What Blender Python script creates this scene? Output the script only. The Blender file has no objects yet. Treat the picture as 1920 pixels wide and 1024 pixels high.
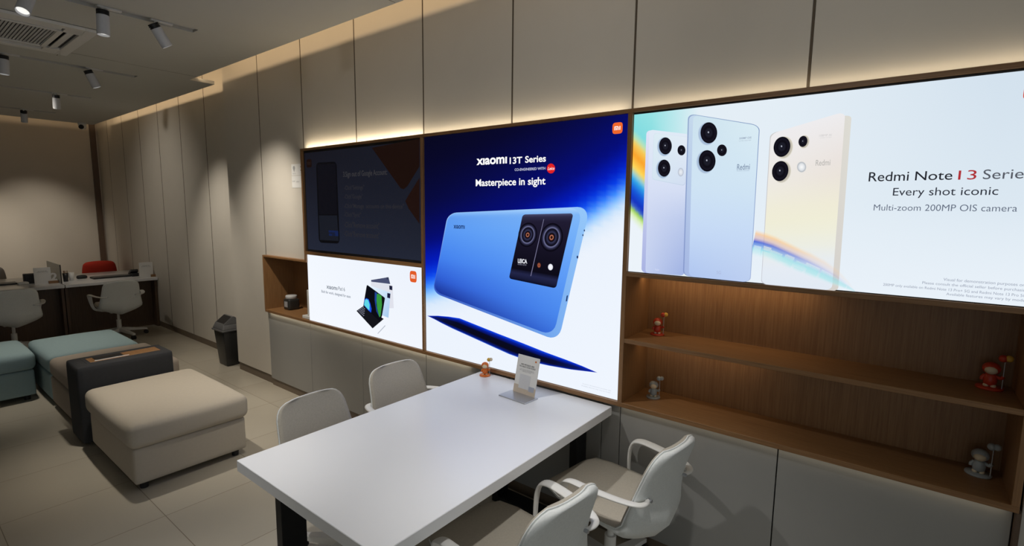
import bpy, bmesh, math, random
from mathutils import Vector, Matrix
from mathutils.geometry import tessellate_polygon

C = bpy.context.scene.collection
SC = bpy.context.scene
random.seed(7)
PI = math.pi

# ------------------------------------------------------------------ camera
FPX = 952.35                       # focal length in pixels of a 1920 px wide frame
YAW, PITCH, ROLL = 0.66455, 0.124737, 0.01061
CAM = Vector((0.0, -2.4, 1.8))


def cam_axes():
    cy, sy, cp, sp = math.cos(YAW), math.sin(YAW), math.cos(PITCH), math.sin(PITCH)
    f = Vector((-sy * cp, cy * cp, -sp))
    r = Vector((cy, sy, 0))
    u = r.cross(f)
    c, s = math.cos(ROLL), math.sin(ROLL)
    return c * r + s * u, -s * r + c * u, f


AX_R, AX_U, AX_F = cam_axes()
cd = bpy.data.cameras.new('camera')
cd.sensor_width = 36.0
cd.sensor_fit = 'HORIZONTAL'
cd.lens = FPX / 1920 * 36
cd.clip_start = 0.02
co = bpy.data.objects.new('camera', cd)
C.objects.link(co)
m3 = Matrix((AX_R, AX_U, -AX_F)).transposed()
co.matrix_world = Matrix.Translation(CAM) @ m3.to_4x4()
SC.camera = co

# ------------------------------------------------------------------ world, view
SC.view_settings.view_transform = 'Standard'
SC.view_settings.look = 'None'
SC.view_settings.exposure = 0.0
SC.view_settings.gamma = 1.0
SC.view_settings.use_curve_mapping = False
w = bpy.data.worlds.new('mall_light')
SC.world = w
w.use_nodes = True
w.node_tree.nodes['Background'].inputs[0].default_value = (0.90, 0.97, 1.0, 1)
w.node_tree.nodes['Background'].inputs[1].default_value = 0.42


def area(name, loc, size, rot, power, col):
    d = bpy.data.lights.new(name, 'AREA')
    d.shape = 'RECTANGLE'
    d.size, d.size_y = size
    d.energy = power
    d.color = col
    o = bpy.data.objects.new(name, d)
    o.location = loc
    o.rotation_euler = rot
    C.objects.link(o)
    return o


WARM = (1.0, 0.72, 0.43)
SOFT = (1.0, 0.84, 0.6)
# strips of light hidden in the ceiling coves
area('cove_light', (-2.2, -0.36, 3.15), (7.1, 0.03), (math.radians(100), 0, 0), 10.5, WARM)
area('cove_light', (-8.1, -0.12, 3.15), (4.4, 0.03), (math.radians(100), 0, 0), 5.8, WARM)
area('cove_light', (-10.36, -2.0, 3.131), (0.03, 4.2), (0, math.radians(95), 0), 5, WARM)
# strips behind the top rail of the display frame, under the ledge and in the shelves
area('frame_light', (-3.45, 0.012, 2.302), (1.5, 0.012), (math.radians(163), 0, 0), 1.7, SOFT)
area('frame_light', (-1.93, 0.012, 2.302), (1.5, 0.012), (math.radians(163), 0, 0), 0.75, SOFT)
area('frame_light', (-0.4, 0.012, 2.302), (1.5, 0.012), (math.radians(163), 0, 0), 0.5, SOFT)
area('ledge_light', (-3.6, 0.008, 0.7585), (2.7, 0.01), (math.radians(15), 0, 0), 0.7, SOFT)
area('ledge_light', (-0.4, 0.008, 0.7585), (1.5, 0.01), (math.radians(15), 0, 0), 0.1, SOFT)
area('shelf_light', (-0.72, 0.2, 1.455), (0.8, 0.02), (math.radians(20), 0, 0), 0.55, WARM)
area('shelf_light', (-0.82, 0.2, 1.108), (0.6, 0.02), (math.radians(20), 0, 0), 0.22, WARM)


def lamp_spot(parent, loc, target, power, angle, blend=0.6, col=(1.0, 0.88, 0.72), rad=0.04):
    d = bpy.data.lights.new('spot_light', 'SPOT')
    d.energy = power
    d.spot_size = math.radians(angle)
    d.spot_blend = blend
    d.shadow_soft_size = rad
    d.color = col
    o = bpy.data.objects.new('spot_light', d)
    o.location = loc
    v = Vector(target) - Vector(loc)
    o.rotation_euler = v.to_track_quat('-Z', 'Y').to_euler()
    C.objects.link(o)
    if parent:
        o.parent = parent
        o.matrix_parent_inverse = parent.matrix_world.inverted()
    return o


# ------------------------------------------------------------------ pixel to point (1920 x 1024)
def ray(px, py):
    return AX_R * ((px - 960) / FPX) + AX_U * (-(py - 512) / FPX) + AX_F


def on_y(px, py, y=0.0):
    d = ray(px, py)
    return CAM + d * ((y - CAM.y) / d.y)


def on_z(px, py, z=0.0):
    d = ray(px, py)
    return CAM + d * ((z - CAM.z) / d.z)


def to_px(p):
    v = Vector(p) - CAM
    z = v.dot(AX_F)
    return 960 + FPX * v.dot(AX_R) / z, 512 - FPX * v.dot(AX_U) / z


def lin(c):
    return tuple(((x / 255) / 12.92 if x / 255 <= 0.04045 else ((x / 255 + 0.055) / 1.055) ** 2.4) for x in c)


# ------------------------------------------------------------------ materials
MATS = {}


def mat(name, col, rough=0.5, metal=0.0, var=0.0, scale=40.0, bump=0.0, bscale=200.0, stretch=(1, 1, 1), spec=0.5, coat=0.0,
        emit=None, estr=1.0, trans=0.0):
    if name in MATS:
        return MATS[name]
    m = bpy.data.materials.new(name)
    m.use_nodes = True
    nt = m.node_tree
    b = nt.nodes['Principled BSDF']
    b.inputs['Base Color'].default_value = (*col, 1)
    b.inputs['Roughness'].default_value = rough
    b.inputs['Metallic'].default_value = metal
    b.inputs['Specular IOR Level'].default_value = spec
    b.inputs['Coat Weight'].default_value = coat
    b.inputs['Transmission Weight'].default_value = trans
    if emit:
        b.inputs['Emission Color'].default_value = (*emit, 1)
        b.inputs['Emission Strength'].default_value = estr
    tc = nt.nodes.new('ShaderNodeTexCoord')
    mp = nt.nodes.new('ShaderNodeMapping')
    mp.inputs['Scale'].default_value = stretch
    nt.links.new(tc.outputs['Object'], mp.inputs['Vector'])
    nz = nt.nodes.new('ShaderNodeTexNoise')
    nz.inputs['Scale'].default_value = scale
    nz.inputs['Detail'].default_value = 4
    nt.links.new(mp.outputs['Vector'], nz.inputs['Vector'])
    if var:
        mx = nt.nodes.new('ShaderNodeMix')
        mx.data_type = 'RGBA'
        mx.inputs[6].default_value = (*[max(0, c * (1 - var)) for c in col], 1)
        mx.inputs[7].default_value = (*[min(1, c * (1 + var)) for c in col], 1)
        nt.links.new(nz.outputs['Fac'], mx.inputs[0])
        nt.links.new(mx.outputs[2], b.inputs['Base Color'])
    if bump:
        n2 = nt.nodes.new('ShaderNodeTexNoise')
        n2.inputs['Scale'].default_value = bscale
        nt.links.new(mp.outputs['Vector'], n2.inputs['Vector'])
        bp = nt.nodes.new('ShaderNodeBump')
        bp.inputs['Strength'].default_value = bump
        bp.inputs['Distance'].default_value = 0.002
        nt.links.new(n2.outputs['Fac'], bp.inputs['Height'])
        nt.links.new(bp.outputs['Normal'], b.inputs['Normal'])
    MATS[name] = m
    return m


def wood_mat(name, dark, light, axis):
    m = mat(name, light, 0.45)
    nt = m.node_tree
    b = nt.nodes['Principled BSDF']
    mp = [n for n in nt.nodes if n.type == 'MAPPING'][0]
    s = [55.0, 55.0, 55.0]
    s[axis] = 1.6
    mp.inputs['Scale'].default_value = s
    nz = [n for n in nt.nodes if n.type == 'TEX_NOISE'][0]
    nz.inputs['Scale'].default_value = 3.0
    nz.inputs['Detail'].default_value = 6
    nz.inputs['Roughness'].default_value = 0.65
    cr = nt.nodes.new('ShaderNodeValToRGB')
    cr.color_ramp.elements[0].position = 0.3
    cr.color_ramp.elements[0].color = (*dark, 1)
    cr.color_ramp.elements[1].position = 0.7
    cr.color_ramp.elements[1].color = (*light, 1)
    nt.links.new(nz.outputs['Fac'], cr.inputs[0])
    nt.links.new(cr.outputs[0], b.inputs['Base Color'])
    return m


def floor_mat():
    m = mat('floor_tile', (0.42, 0.39, 0.33), 0.28)
    nt = m.node_tree
    b = nt.nodes['Principled BSDF']
    tc = [n for n in nt.nodes if n.type == 'TEX_COORD'][0]
    sep = nt.nodes.new('ShaderNodeSeparateXYZ')
    nt.links.new(tc.outputs['Object'], sep.inputs[0])

    def math_node(op, a, bb):
        n = nt.nodes.new('ShaderNodeMath')
        n.operation = op
        for i, v in enumerate((a, bb)):
            if v is None:
                continue
            if isinstance(v, (int, float)):
                n.inputs[i].default_value = v
            else:
                nt.links.new(v, n.inputs[i])
        return n.outputs[0]
    T = 0.6175
    masks, ids = [], []
    for ax, off in ((0, 3.29), (1, 1.461)):
        v = math_node('DIVIDE', math_node('ADD', sep.outputs[ax], off + 40 * T), T)
        fr = math_node('FRACT', v, None)
        ids.append(math_node('FLOOR', v, None))
        d = math_node('ABSOLUTE', math_node('SUBTRACT', fr, 0.5), None)
        masks.append(math_node('GREATER_THAN', d, 0.5 - 0.0032))
    grout = math_node('MAXIMUM', masks[0], masks[1])
    wn = nt.nodes.new('ShaderNodeTexWhiteNoise')
    wn.noise_dimensions = '2D'
    cb = nt.nodes.new('ShaderNodeCombineXYZ')
    nt.links.new(ids[0], cb.inputs[0])
    nt.links.new(ids[1], cb.inputs[1])
    nt.links.new(cb.outputs[0], wn.inputs['Vector'])
    nz = [n for n in nt.nodes if n.type == 'TEX_NOISE'][0]
    nz.inputs['Scale'].default_value = 2.5
    tot = math_node('ADD', math_node('MULTIPLY', wn.outputs['Value'], 0.5), math_node('MULTIPLY', nz.outputs['Fac'], 0.5))
    mx = nt.nodes.new('ShaderNodeMix')
    mx.data_type = 'RGBA'
    mx.inputs[6].default_value = (0.41, 0.37, 0.30, 1)
    mx.inputs[7].default_value = (0.47, 0.43, 0.355, 1)
    nt.links.new(tot, mx.inputs[0])
    m2 = nt.nodes.new('ShaderNodeMix')
    m2.data_type = 'RGBA'
    nt.links.new(grout, m2.inputs[0])
    nt.links.new(mx.outputs[2], m2.inputs[6])
    m2.inputs[7].default_value = (0.17, 0.14, 0.10, 1)
    nt.links.new(m2.outputs[2], b.inputs['Base Color'])
    rg = math_node('ADD', math_node('MULTIPLY', grout, 0.4), 0.27)
    nt.links.new(rg, b.inputs['Roughness'])
    return m


def art_mat():
    """What a lit screen or a backlit print shows: its picture as colours, given off as light."""
    out = []
    for name, sampling in (('screen_light', 'AUTO'), ('screen_picture', 'NONE')):
        m = bpy.data.materials.new(name)
        m.use_nodes = True
        nt = m.node_tree
        nt.nodes.remove(nt.nodes['Principled BSDF'])
        at = nt.nodes.new('ShaderNodeAttribute')
        at.attribute_name = 'Col'
        em = nt.nodes.new('ShaderNodeEmission')
        tr = nt.nodes.new('ShaderNodeBsdfTransparent')
        mx = nt.nodes.new('ShaderNodeMixShader')
        nt.links.new(at.outputs['Color'], em.inputs['Color'])
        nt.links.new(at.outputs['Alpha'], mx.inputs[0])
        nt.links.new(tr.outputs[0], mx.inputs[1])
        nt.links.new(em.outputs[0], mx.inputs[2])
        nt.links.new(mx.outputs[0] if sampling == 'NONE' else em.outputs[0], nt.nodes['Material Output'].inputs[0])
        em.inputs['Strength'].default_value = 1.0
        m.cycles.emission_sampling = sampling
        out.append(m)
    m = bpy.data.materials.new('tv_glass')
    m.use_nodes = True
    nt = m.node_tree
    b = nt.nodes['Principled BSDF']
    b.inputs['Base Color'].default_value = (0.004, 0.004, 0.005, 1)
    b.inputs['Roughness'].default_value = 0.22
    b.inputs['Specular IOR Level'].default_value = 0.12
    at = nt.nodes.new('ShaderNodeAttribute')
    at.attribute_name = 'Col'
    nt.links.new(at.outputs['Color'], b.inputs['Emission Color'])
    b.inputs['Emission Strength'].default_value = 1.0
    m.cycles.emission_sampling = 'NONE'
    out.append(m)
    return out


M_LIGHT, M_ART, M_TV = art_mat()
M = {
    'panel': mat('wall_laminate', (0.62, 0.575, 0.505), 0.55, var=0.03, scale=6, bump=0.05, bscale=300),
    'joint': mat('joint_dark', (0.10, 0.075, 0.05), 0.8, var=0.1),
    'plaster': mat('wall_paint', (0.56, 0.50, 0.42), 0.8, var=0.03, scale=4),
    'ceiling': mat('ceiling_paint', (0.59, 0.58, 0.535), 0.85, var=0.02, scale=3),
    'plinth': mat('plinth_bronze', (0.16, 0.12, 0.085), 0.45, var=0.08, scale=10),
    'cabinet': mat('cabinet_laminate', (0.30, 0.295, 0.28), 0.42, var=0.03, scale=8),
    'dark': mat('matte_black', (0.012, 0.012, 0.013), 0.45, var=0.1),
    'black_steel': mat('black_steel', (0.008, 0.008, 0.009), 0.5, spec=0.3, var=0.15, scale=30),
    'white_top': mat('white_laminate', (0.80, 0.805, 0.82), 0.26, var=0.012, scale=5),
    'fabric': mat('oatmeal_fabric', (0.45, 0.41, 0.34), 0.95, var=0.12, scale=120, bump=0.5, bscale=900),
    'fabric_cool': mat('grey_beige_fabric', (0.74, 0.76, 0.745), 0.95, var=0.1, scale=120, bump=0.5, bscale=900),
    'white_plastic': mat('white_plastic', (0.74, 0.73, 0.70), 0.4, var=0.02),
    'grey_plastic': mat('grey_plastic', (0.5, 0.5, 0.5), 0.5, var=0.05),
    'beige_sofa': mat('beige_sofa_fabric', (0.50, 0.445, 0.365), 0.95, var=0.05, scale=60, bump=0.4, bscale=700),
    'taupe_sofa': mat('taupe_sofa_fabric', (0.36, 0.305, 0.25), 0.95, var=0.05, scale=60, bump=0.4, bscale=700),
    'aqua_sofa': mat('aqua_sofa_fabric', (0.265, 0.365, 0.385), 0.95, var=0.05, scale=60, bump=0.4, bscale=700),
    'charcoal': mat('charcoal_fabric', (0.030, 0.031, 0.034), 0.9, var=0.15, scale=60, bump=0.4, bscale=700),
    'bin': mat('bin_plastic', (0.018, 0.018, 0.018), 0.35, var=0.1),
    'bin_lid': mat('bin_lid_plastic', (0.11, 0.11, 0.113), 0.38, var=0.1),
    'red': mat('red_fabric', (0.55, 0.03, 0.012), 0.85, var=0.08, scale=80, bump=0.3, bscale=700),
    'metal': mat('brushed_metal', (0.52, 0.53, 0.56), 0.32, metal=0.85, var=0.04, scale=60, stretch=(1, 30, 1)),
    'paper': mat('printed_card', (0.78, 0.77, 0.75), 0.5, var=0.01),
    'ink': mat('dark_ink', (0.05, 0.05, 0.055), 0.6, var=0.05),
    'grey_ink': mat('grey_ink', (0.36, 0.36, 0.37), 0.6, var=0.05),
    'orange': mat('orange_plastic', (0.72, 0.17, 0.02), 0.4, var=0.05),
    'redplastic': mat('red_plastic', (0.55, 0.045, 0.015), 0.4, var=0.05),
    'cream': mat('cream_plastic', (0.75, 0.62, 0.42), 0.45, var=0.04),
    'silver_plastic': mat('silver_plastic', (0.36, 0.39, 0.39), 0.35, var=0.04),
    'yellow': mat('yellow_plastic', (0.75, 0.45, 0.06), 0.4, var=0.05),
    'lens': mat('lamp_lens', (0.8, 0.8, 0.8), 0.3, emit=(1.0, 0.97, 0.9), estr=0.9),
    'counter_front': wood_mat('walnut_veneer', (0.085, 0.05, 0.028), (0.14, 0.085, 0.05), 2),
    'trim_wood': wood_mat('trim_wood', (0.085, 0.05, 0.03), (0.12, 0.075, 0.047), 2),
    'wood_x': wood_mat('oak_along', (0.20, 0.095, 0.034), (0.32, 0.168, 0.068), 0),
    'wood_z': wood_mat('oak_upright', (0.20, 0.095, 0.034), (0.32, 0.168, 0.068), 2),
    'lamp_paint': mat('lamp_paint', (0.58, 0.59, 0.62), 0.5, var=0.03),
    'jar': mat('jar_dark', (0.03, 0.03, 0.028), 0.35, var=0.1),
    'clear': mat('clear_acrylic', (0.9, 0.92, 0.95), 0.05, trans=1.0),
    'floor': floor_mat(),
}


# ------------------------------------------------------------------ mesh builder
class MB:
    def __init__(self):
        self.v, self.f, self.sm = [], [], []

    def add(self, verts, faces, smooth=False):
        n = len(self.v)
        self.v += [tuple(p) for p in verts]
        self.f += [tuple(i + n for i in f) for f in faces]
        self.sm += [smooth] * len(faces)
        return self

    def box(self, x0, x1, y0, y1, z0, z1, bev=0.0, seg=2, mtx=None):
        bm = bmesh.new()
        bmesh.ops.create_cube(bm, size=1.0)
        for q in bm.verts:
            q.co = Vector(((x0 + x1) / 2 + q.co.x * (x1 - x0), (y0 + y1) / 2 + q.co.y * (y1 - y0), (z0 + z1) / 2 + q.co.z * (z1 - z0)))
        if bev:
            bmesh.ops.bevel(bm, geom=bm.edges[:], offset=bev, segments=seg, profile=0.5, affect='EDGES')
        if mtx is not None:
            bmesh.ops.transform(bm, matrix=mtx, verts=bm.verts)
        bm.verts.index_update()
        self.add([q.co[:] for q in bm.verts], [[q.index for q in f.verts] for f in bm.faces])
        bm.free()
        return self

    def quad_frustum(self, lo, hi, z0, z1, bev=0.0):
        """lo, hi = (x0, x1, y0, y1) at z0 and z1"""
        bm = bmesh.new()
        a = [bm.verts.new((x, y, z0)) for x, y in ((lo[0], lo[2]), (lo[1], lo[2]), (lo[1], lo[3]), (lo[0], lo[3]))]
        b = [bm.verts.new((x, y, z1)) for x, y in ((hi[0], hi[2]), (hi[1], hi[2]), (hi[1], hi[3]), (hi[0], hi[3]))]
        bm.faces.new(a[::-1])
        bm.faces.new(b)
        for i in range(4):
            j = (i + 1) % 4
            bm.faces.new((a[i], a[j], b[j], b[i]))
        if bev:
            bmesh.ops.bevel(bm, geom=bm.edges[:], offset=bev, segments=3, profile=0.5, affect='EDGES')
        bm.verts.index_update()
        self.add([q.co[:] for q in bm.verts], [[q.index for q in f.verts] for f in bm.faces], True)
        bm.free()
        return self

    def cyl(self, p0, p1, r0, r1=None, seg=24, caps=True):
        r1 = r0 if r1 is None else r1
        p0, p1 = Vector(p0), Vector(p1)
        d = (p1 - p0).normalized()
        a = d.orthogonal().normalized()
        b = d.cross(a)
        vs, fs = [], []
        for p, r in ((p0, r0), (p1, r1)):
            for i in range(seg):
                t = 2 * PI * i / seg
                vs.append(p + (a * math.cos(t) + b * math.sin(t)) * r)
        for i in range(seg):
            j = (i + 1) % seg
            fs.append((i, j, seg + j, seg + i))
        self.add(vs, fs, True)
        if caps:
            self.add(vs[:seg], [tuple(range(seg))[::-1]])
            self.add(vs[seg:], [tuple(range(seg))])
        return self

    def lathe(self, prof, c=(0, 0, 0), seg=28, mtx=None):
        """prof = [(r, z)] about a vertical axis through c"""
        vs, fs = [], []
        for r, z in prof:
            for i in range(seg):
                t = 2 * PI * i / seg
                p = Vector((r * math.cos(t), r * math.sin(t), z))
                if mtx is not None:
                    p = mtx @ p
                vs.append(p + Vector(c))
        n = len(prof)
        for k in range(n - 1):
            for i in range(seg):
                j = (i + 1) % seg
                fs.append((k * seg + i, k * seg + j, (k + 1) * seg + j, (k + 1) * seg + i))
        fs.append(tuple(range(seg))[::-1])
        fs.append(tuple((n - 1) * seg + i for i in range(seg)))
        self.add(vs, fs, True)
        return self

    def ball(self, c, r, sx=1, sy=1, sz=1, seg=18):
        prof = [(r * math.sin(PI * k / 12) + 1e-5, -r * math.cos(PI * k / 12)) for k in range(13)]
        return self.lathe(prof, c, seg, Matrix.Diagonal((sx, sy, sz)))

    def tube(self, pts, ra, rb=None, seg=12, sub=6, up=(0, 0, 1), wide=None):
        """a swept oval band along a smooth curve; ra across (sideways), rb thick"""
        rb = ra if rb is None else rb
        P = catmull([Vector(p) for p in pts], sub)
        vs, fs = [], []
        n = len(P)
        prev = None
        for k in range(n):
            t = (P[min(k + 1, n - 1)] - P[max(k - 1, 0)]).normalized()
            if prev is None:
                a = Vector(up).cross(t)
                if a.length < 1e-4:
                    a = t.orthogonal()
                a.normalize()
            else:
                a = (prev - t * prev.dot(t)).normalized()
            prev = a
            b = t.cross(a)
            for i in range(seg):
                q = 2 * PI * i / seg
                vs.append(P[k] + a * math.cos(q) * (ra * wide(k / (n - 1)) if wide else ra) + b * math.sin(q) * rb)
        for k in range(n - 1):
            for i in range(seg):
                j = (i + 1) % seg
                fs.append((k * seg + i, k * seg + j, (k + 1) * seg + j, (k + 1) * seg + i))
        fs.append(tuple(range(seg))[::-1])
        fs.append(tuple((n - 1) * seg + i for i in range(seg)))
        return self.add(vs, fs, True)

    def rbox(self, c, half, r, n=14, dome=0.0, sag=0.0, puff=0.0):
        """soft rounded block: centre, half sizes, corner radius, domed top, puffed sides"""
        h = Vector(half)
        ts = [math.sin((i / n - 0.5) * PI) for i in range(n + 1)]
        vs, fs, idx = [], [], {}

        def vert(p):
            k = tuple(round(x, 5) for x in p)
            if k in idx:
                return idx[k]
            q = Vector([p[i] * h[i] for i in range(3)])
            inn = Vector([max(-(h[i] - r), min(h[i] - r, q[i])) for i in range(3)])
            d = q - inn
            if d.length > 1e-9:
                q = inn + d.normalized() * r * min(1.0, max(abs(x) for x in d) / r)
            u, v_, w_ = q.x / h.x, q.y / h.y, q.z / h.z
            if dome and q.z > 0:
                q.z += dome * (1 - u * u) * (1 - v_ * v_)
            if puff:
                q.x += puff * u * (1 - v_ * v_) * (1 - w_ * w_)
                q.y += puff * v_ * (1 - u * u) * (1 - w_ * w_)
            idx[k] = len(vs)
            vs.append(q + Vector(c))
            return idx[k]
        for ax in range(3):
            for sgn in (-1, 1):
                for i in range(n):
                    for j in range(n):
                        quad = []
                        for a, b in ((i, j), (i + 1, j), (i + 1, j + 1), (i, j + 1)):
                            p = [0, 0, 0]
                            p[ax] = sgn
                            p[(ax + 1) % 3] = ts[a]
                            p[(ax + 2) % 3] = ts[b]
                            quad.append(vert(p))
                        fs.append(tuple(quad) if sgn > 0 else tuple(quad[::-1]))
        return self.add(vs, fs, True)

    def build(self, name, m, parent=None, loc=None):
        me = bpy.data.meshes.new(name)
        me.from_pydata(self.v, [], self.f)
        me.polygons.foreach_set('use_smooth', self.sm)
        me.materials.append(M[m] if isinstance(m, str) else m)
        me.update()
        o = bpy.data.objects.new(name, me)
        C.objects.link(o)
        if parent is not None:
            o.parent = parent
        if loc is not None:
            o.location = loc
        return o


def catmull(P, sub):
    out = []
    n = len(P)
    for i in range(n - 1):
        p0, p1, p2, p3 = P[max(i - 1, 0)], P[i], P[i + 1], P[min(i + 2, n - 1)]
        for k in range(sub):
            t = k / sub
            out.append(0.5 * ((2 * p1) + (p2 - p0) * t + (2 * p0 - 5 * p1 + 4 * p2 - p3) * t * t + (3 * p1 - p0 - 3 * p2 + p3) * t ** 3))
    out.append(P[-1])
    return out


def tag(o, label=None, cat=None, group=None, kind=None):
    for k, v in (('label', label), ('category', cat), ('group', group), ('kind', kind)):
        if v:
            o[k] = v
    return o


def empty(name, loc, label=None, cat=None, group=None, rz=0.0, kind=None):
    o = bpy.data.objects.new(name, None)
    o.location = loc
    o.rotation_euler = (0, 0, rz)
    o.empty_display_size = 0.1
    C.objects.link(o)
    return tag(o, label, cat, group, kind)


def kids(o):
    return [c for c in bpy.data.objects if c.parent == o]


def copy_tree(o, parent=None):
    c = o.copy()
    C.objects.link(c)
    if parent is not None:
        c.parent = parent
    for ch in kids(o):
        copy_tree(ch, c)
    return c


# ------------------------------------------------------------------ the pictures on the screens
class Art:
    def __init__(self, y, layer=0):
        self.y = y - 0.0005 * layer
        self.v, self.f, self.c = [], [], []

    def P(self, px, py):
        p = on_y(px, py, self.y)
        return (p.x, p.z)

    def add(self, pts, faces, cols):
        n = len(self.v)
        self.v += [(p[0], self.y, p[1]) for p in pts]
        self.f += [tuple(i + n for i in f) for f in faces]
        self.c += [(*lin(c[:3]), c[3] if len(c) > 3 else 1.0) for c in cols]
        return self

    def poly(self, px_pts, col, px=True):
        pts = [self.P(*p) for p in px_pts] if px else list(px_pts)
        tris = tessellate_polygon([[Vector((p[0], p[1], 0)) for p in pts]])
        return self.add(pts, tris, [col] * len(pts))

    def quad(self, px4, fn, nu=8, nv=8, rad=0.0, aspect=1.0, px=True):
        """px4 = top-left, top-right, bottom-right, bottom-left; fn(u, v) -> colour, v downward; rad = corner radius over width"""
        q = [Vector(self.P(*p)) for p in px4] if px else [Vector(p) for p in px4]
        pts, cols, fs = [], [], []
        us = grid_lines(nu, rad)
        vs_ = grid_lines(nv, rad * aspect)
        for v in vs_:
            for u in us:
                uu, vv = round_corner(u, v, rad, rad * aspect)
                p = (q[0] * (1 - uu) + q[1] * uu) * (1 - vv) + (q[3] * (1 - uu) + q[2] * uu) * vv
                pts.append((p.x, p.y))
                cols.append(fn(uu, vv))
        n = len(us)
        for j in range(len(vs_) - 1):
            for i in range(n - 1):
                fs.append((j * n + i, j * n + i + 1, (j + 1) * n + i + 1, (j + 1) * n + i))
        return self.add(pts, fs, cols)

    def disc(self, cx, cy, rx, ry, rings, seg=36, tilt=0.0):
        """rings = [(fraction of the radius, colour)] from the centre outward"""
        pts, cols, fs = [], [], []
        ct, st = math.cos(tilt), math.sin(tilt)
        for f, c in rings:
            for i in range(seg):
                t = 2 * PI * i / seg
                a, b = max(f, 0.001) * rx * math.cos(t), max(f, 0.001) * ry * math.sin(t)
                pts.append(self.P(cx + a * ct - b * st, cy + a * st + b * ct))
                cols.append(c)
        for k in range(len(rings) - 1):
            for i in range(seg):
                j = (i + 1) % seg
                fs.append((k * seg + i, k * seg + j, (k + 1) * seg + j, (k + 1) * seg + i))
        return self.add(pts, fs, cols)

    def ribbon(self, centre, widths, cols, alpha_end=None):
        """soft band: pixel centre line, half widths, one colour list per cross position"""
        n = len(centre)
        pts, cc, fs = [], [], []
        K = len(cols)
        for k in range(n):
            a, b = Vector(centre[max(k - 1, 0)]), Vector(centre[min(k + 1, n - 1)])
            t = (b - a).normalized()
            nrm = Vector((-t.y, t.x))
            fade = 1.0 if alpha_end is None else alpha_end[k]
            for i in range(K):
                s = (i / (K - 1) * 2 - 1) * widths[k]
                p = Vector(centre[k]) + nrm * s
                pts.append(self.P(p.x, p.y))
                c = cols[i]
                cc.append((c[0], c[1], c[2], c[3] * fade))
        for k in range(n - 1):
            for i in range(K - 1):
                fs.append((k * K + i, k * K + i + 1, (k + 1) * K + i + 1, (k + 1) * K + i))
        return self.add(pts, fs, cc)

    def build(self, name, parent, m=None):
        me = bpy.data.meshes.new(name)
        me.from_pydata(self.v, [], self.f)
        a = me.color_attributes.new('Col', 'FLOAT_COLOR', 'POINT')
        flat = [x for c in self.c for x in c]
        a.data.foreach_set('color', flat)
        me.materials.append(m or M_ART)
        me.update()
        o = bpy.data.objects.new(name, me)
        C.objects.link(o)
        o.parent = parent
        return o


def grid_lines(n, r):
    if r <= 0:
        return [i / n for i in range(n + 1)]
    e = [r * (1 - math.cos(PI / 2 * i / 5)) for i in range(6)]
    mid = [r + (1 - 2 * r) * i / n for i in range(1, n)]
    return e + mid + [1 - x for x in e[::-1]]


def round_corner(u, v, ru, rv):
    if ru <= 0:
        return u, v
    cu, cv = min(max(u, ru), 1 - ru), min(max(v, rv), 1 - rv)
    a, b = (u - cu) / ru, (v - cv) / rv
    L = math.hypot(a, b)
    if L < 1e-9 or a == 0 or b == 0:
        return u, v
    k = max(abs(a), abs(b)) / L
    return cu + a * k * ru, cv + b * k * rv


def stops(t, S):
    if t <= S[0][0]:
        return S[0][1]
    for (a, ca), (b, cb) in zip(S, S[1:]):
        if t <= b:
            k = (t - a) / (b - a)
            return tuple(x + (y - x) * k for x, y in zip(ca, cb))
    return S[-1][1]


def mixc(a, b, k):
    return tuple(x + (y - x) * k for x, y in zip(a, b))


def bil(tl, tr, br, bl):
    return lambda u, v: mixc(mixc(tl, tr, u), mixc(bl, br, u), v)


def text_shapes(s, bold=0.0, shear=0.0):
    cu = bpy.data.curves.new('lettering', 'FONT')
    cu.body = s
    cu.offset = bold
    cu.shear = shear
    cu.resolution_u = 4
    o = bpy.data.objects.new('lettering', cu)
    C.objects.link(o)
    dg = bpy.context.evaluated_depsgraph_get()
    ev = o.evaluated_get(dg)
    me = ev.to_mesh()
    v = [tuple(p.co) for p in me.vertices]
    f = [tuple(p.vertices) for p in me.polygons]
    ev.to_mesh_clear()
    bpy.data.objects.remove(o)
    bpy.data.curves.remove(cu)
    return v, f


def art_text(art, s, p0, h, xr, col, bold=0.0, shear=0.0):
    """lettering whose ink starts at pixel p0 (bottom-left), is h pixels tall there and ends at pixel column xr"""
    v, f = text_shapes(s, bold, shear)
    a, top = art.P(*p0), art.P(p0[0], p0[1] - h)
    yr = to_px((art.P(xr, p0[1])[0], art.y, a[1]))[1]
    b = (art.P(xr, yr)[0], top[1])
    xs, ys = [p[0] for p in v], [p[1] for p in v]
    x0, x1, y0, y1 = min(xs), max(xs), min(ys), max(ys)
    pts = [(a[0] + (p[0] - x0) / (x1 - x0) * (b[0] - a[0]), a[1] + (p[1] - y0) / (y1 - y0) * (b[1] - a[1])) for p in v]
    art.add(pts, f, [col] * len(pts))
    return art


def flat_text(s, width=None, height=None, bold=0.0):
    """lettering in its own plane (x across, y up), centred, scaled to a width or a height"""
    v, f = text_shapes(s, bold)
    xs, ys = [p[0] for p in v], [p[1] for p in v]
    x0, x1, y0, y1 = min(xs), max(xs), min(ys), max(ys)
    k = width / (x1 - x0) if width else height / (y1 - y0)
    return [((p[0] - (x0 + x1) / 2) * k, (p[1] - (y0 + y1) / 2) * k) for p in v], f


MI_M = [(.20, .33), (.20, .67), (.52, .67), (.58, .65), (.61, .60), (.61, .33), (.515, .33), (.515, .57), (.495, .59), (.295, .59), (.295, .33)]
MI_I = [(.36, .33), (.36, .53), (.45, .53), (.45, .33)]
MI_B = [(.69, .33), (.69, .67), (.785, .67), (.785, .33)]


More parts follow.
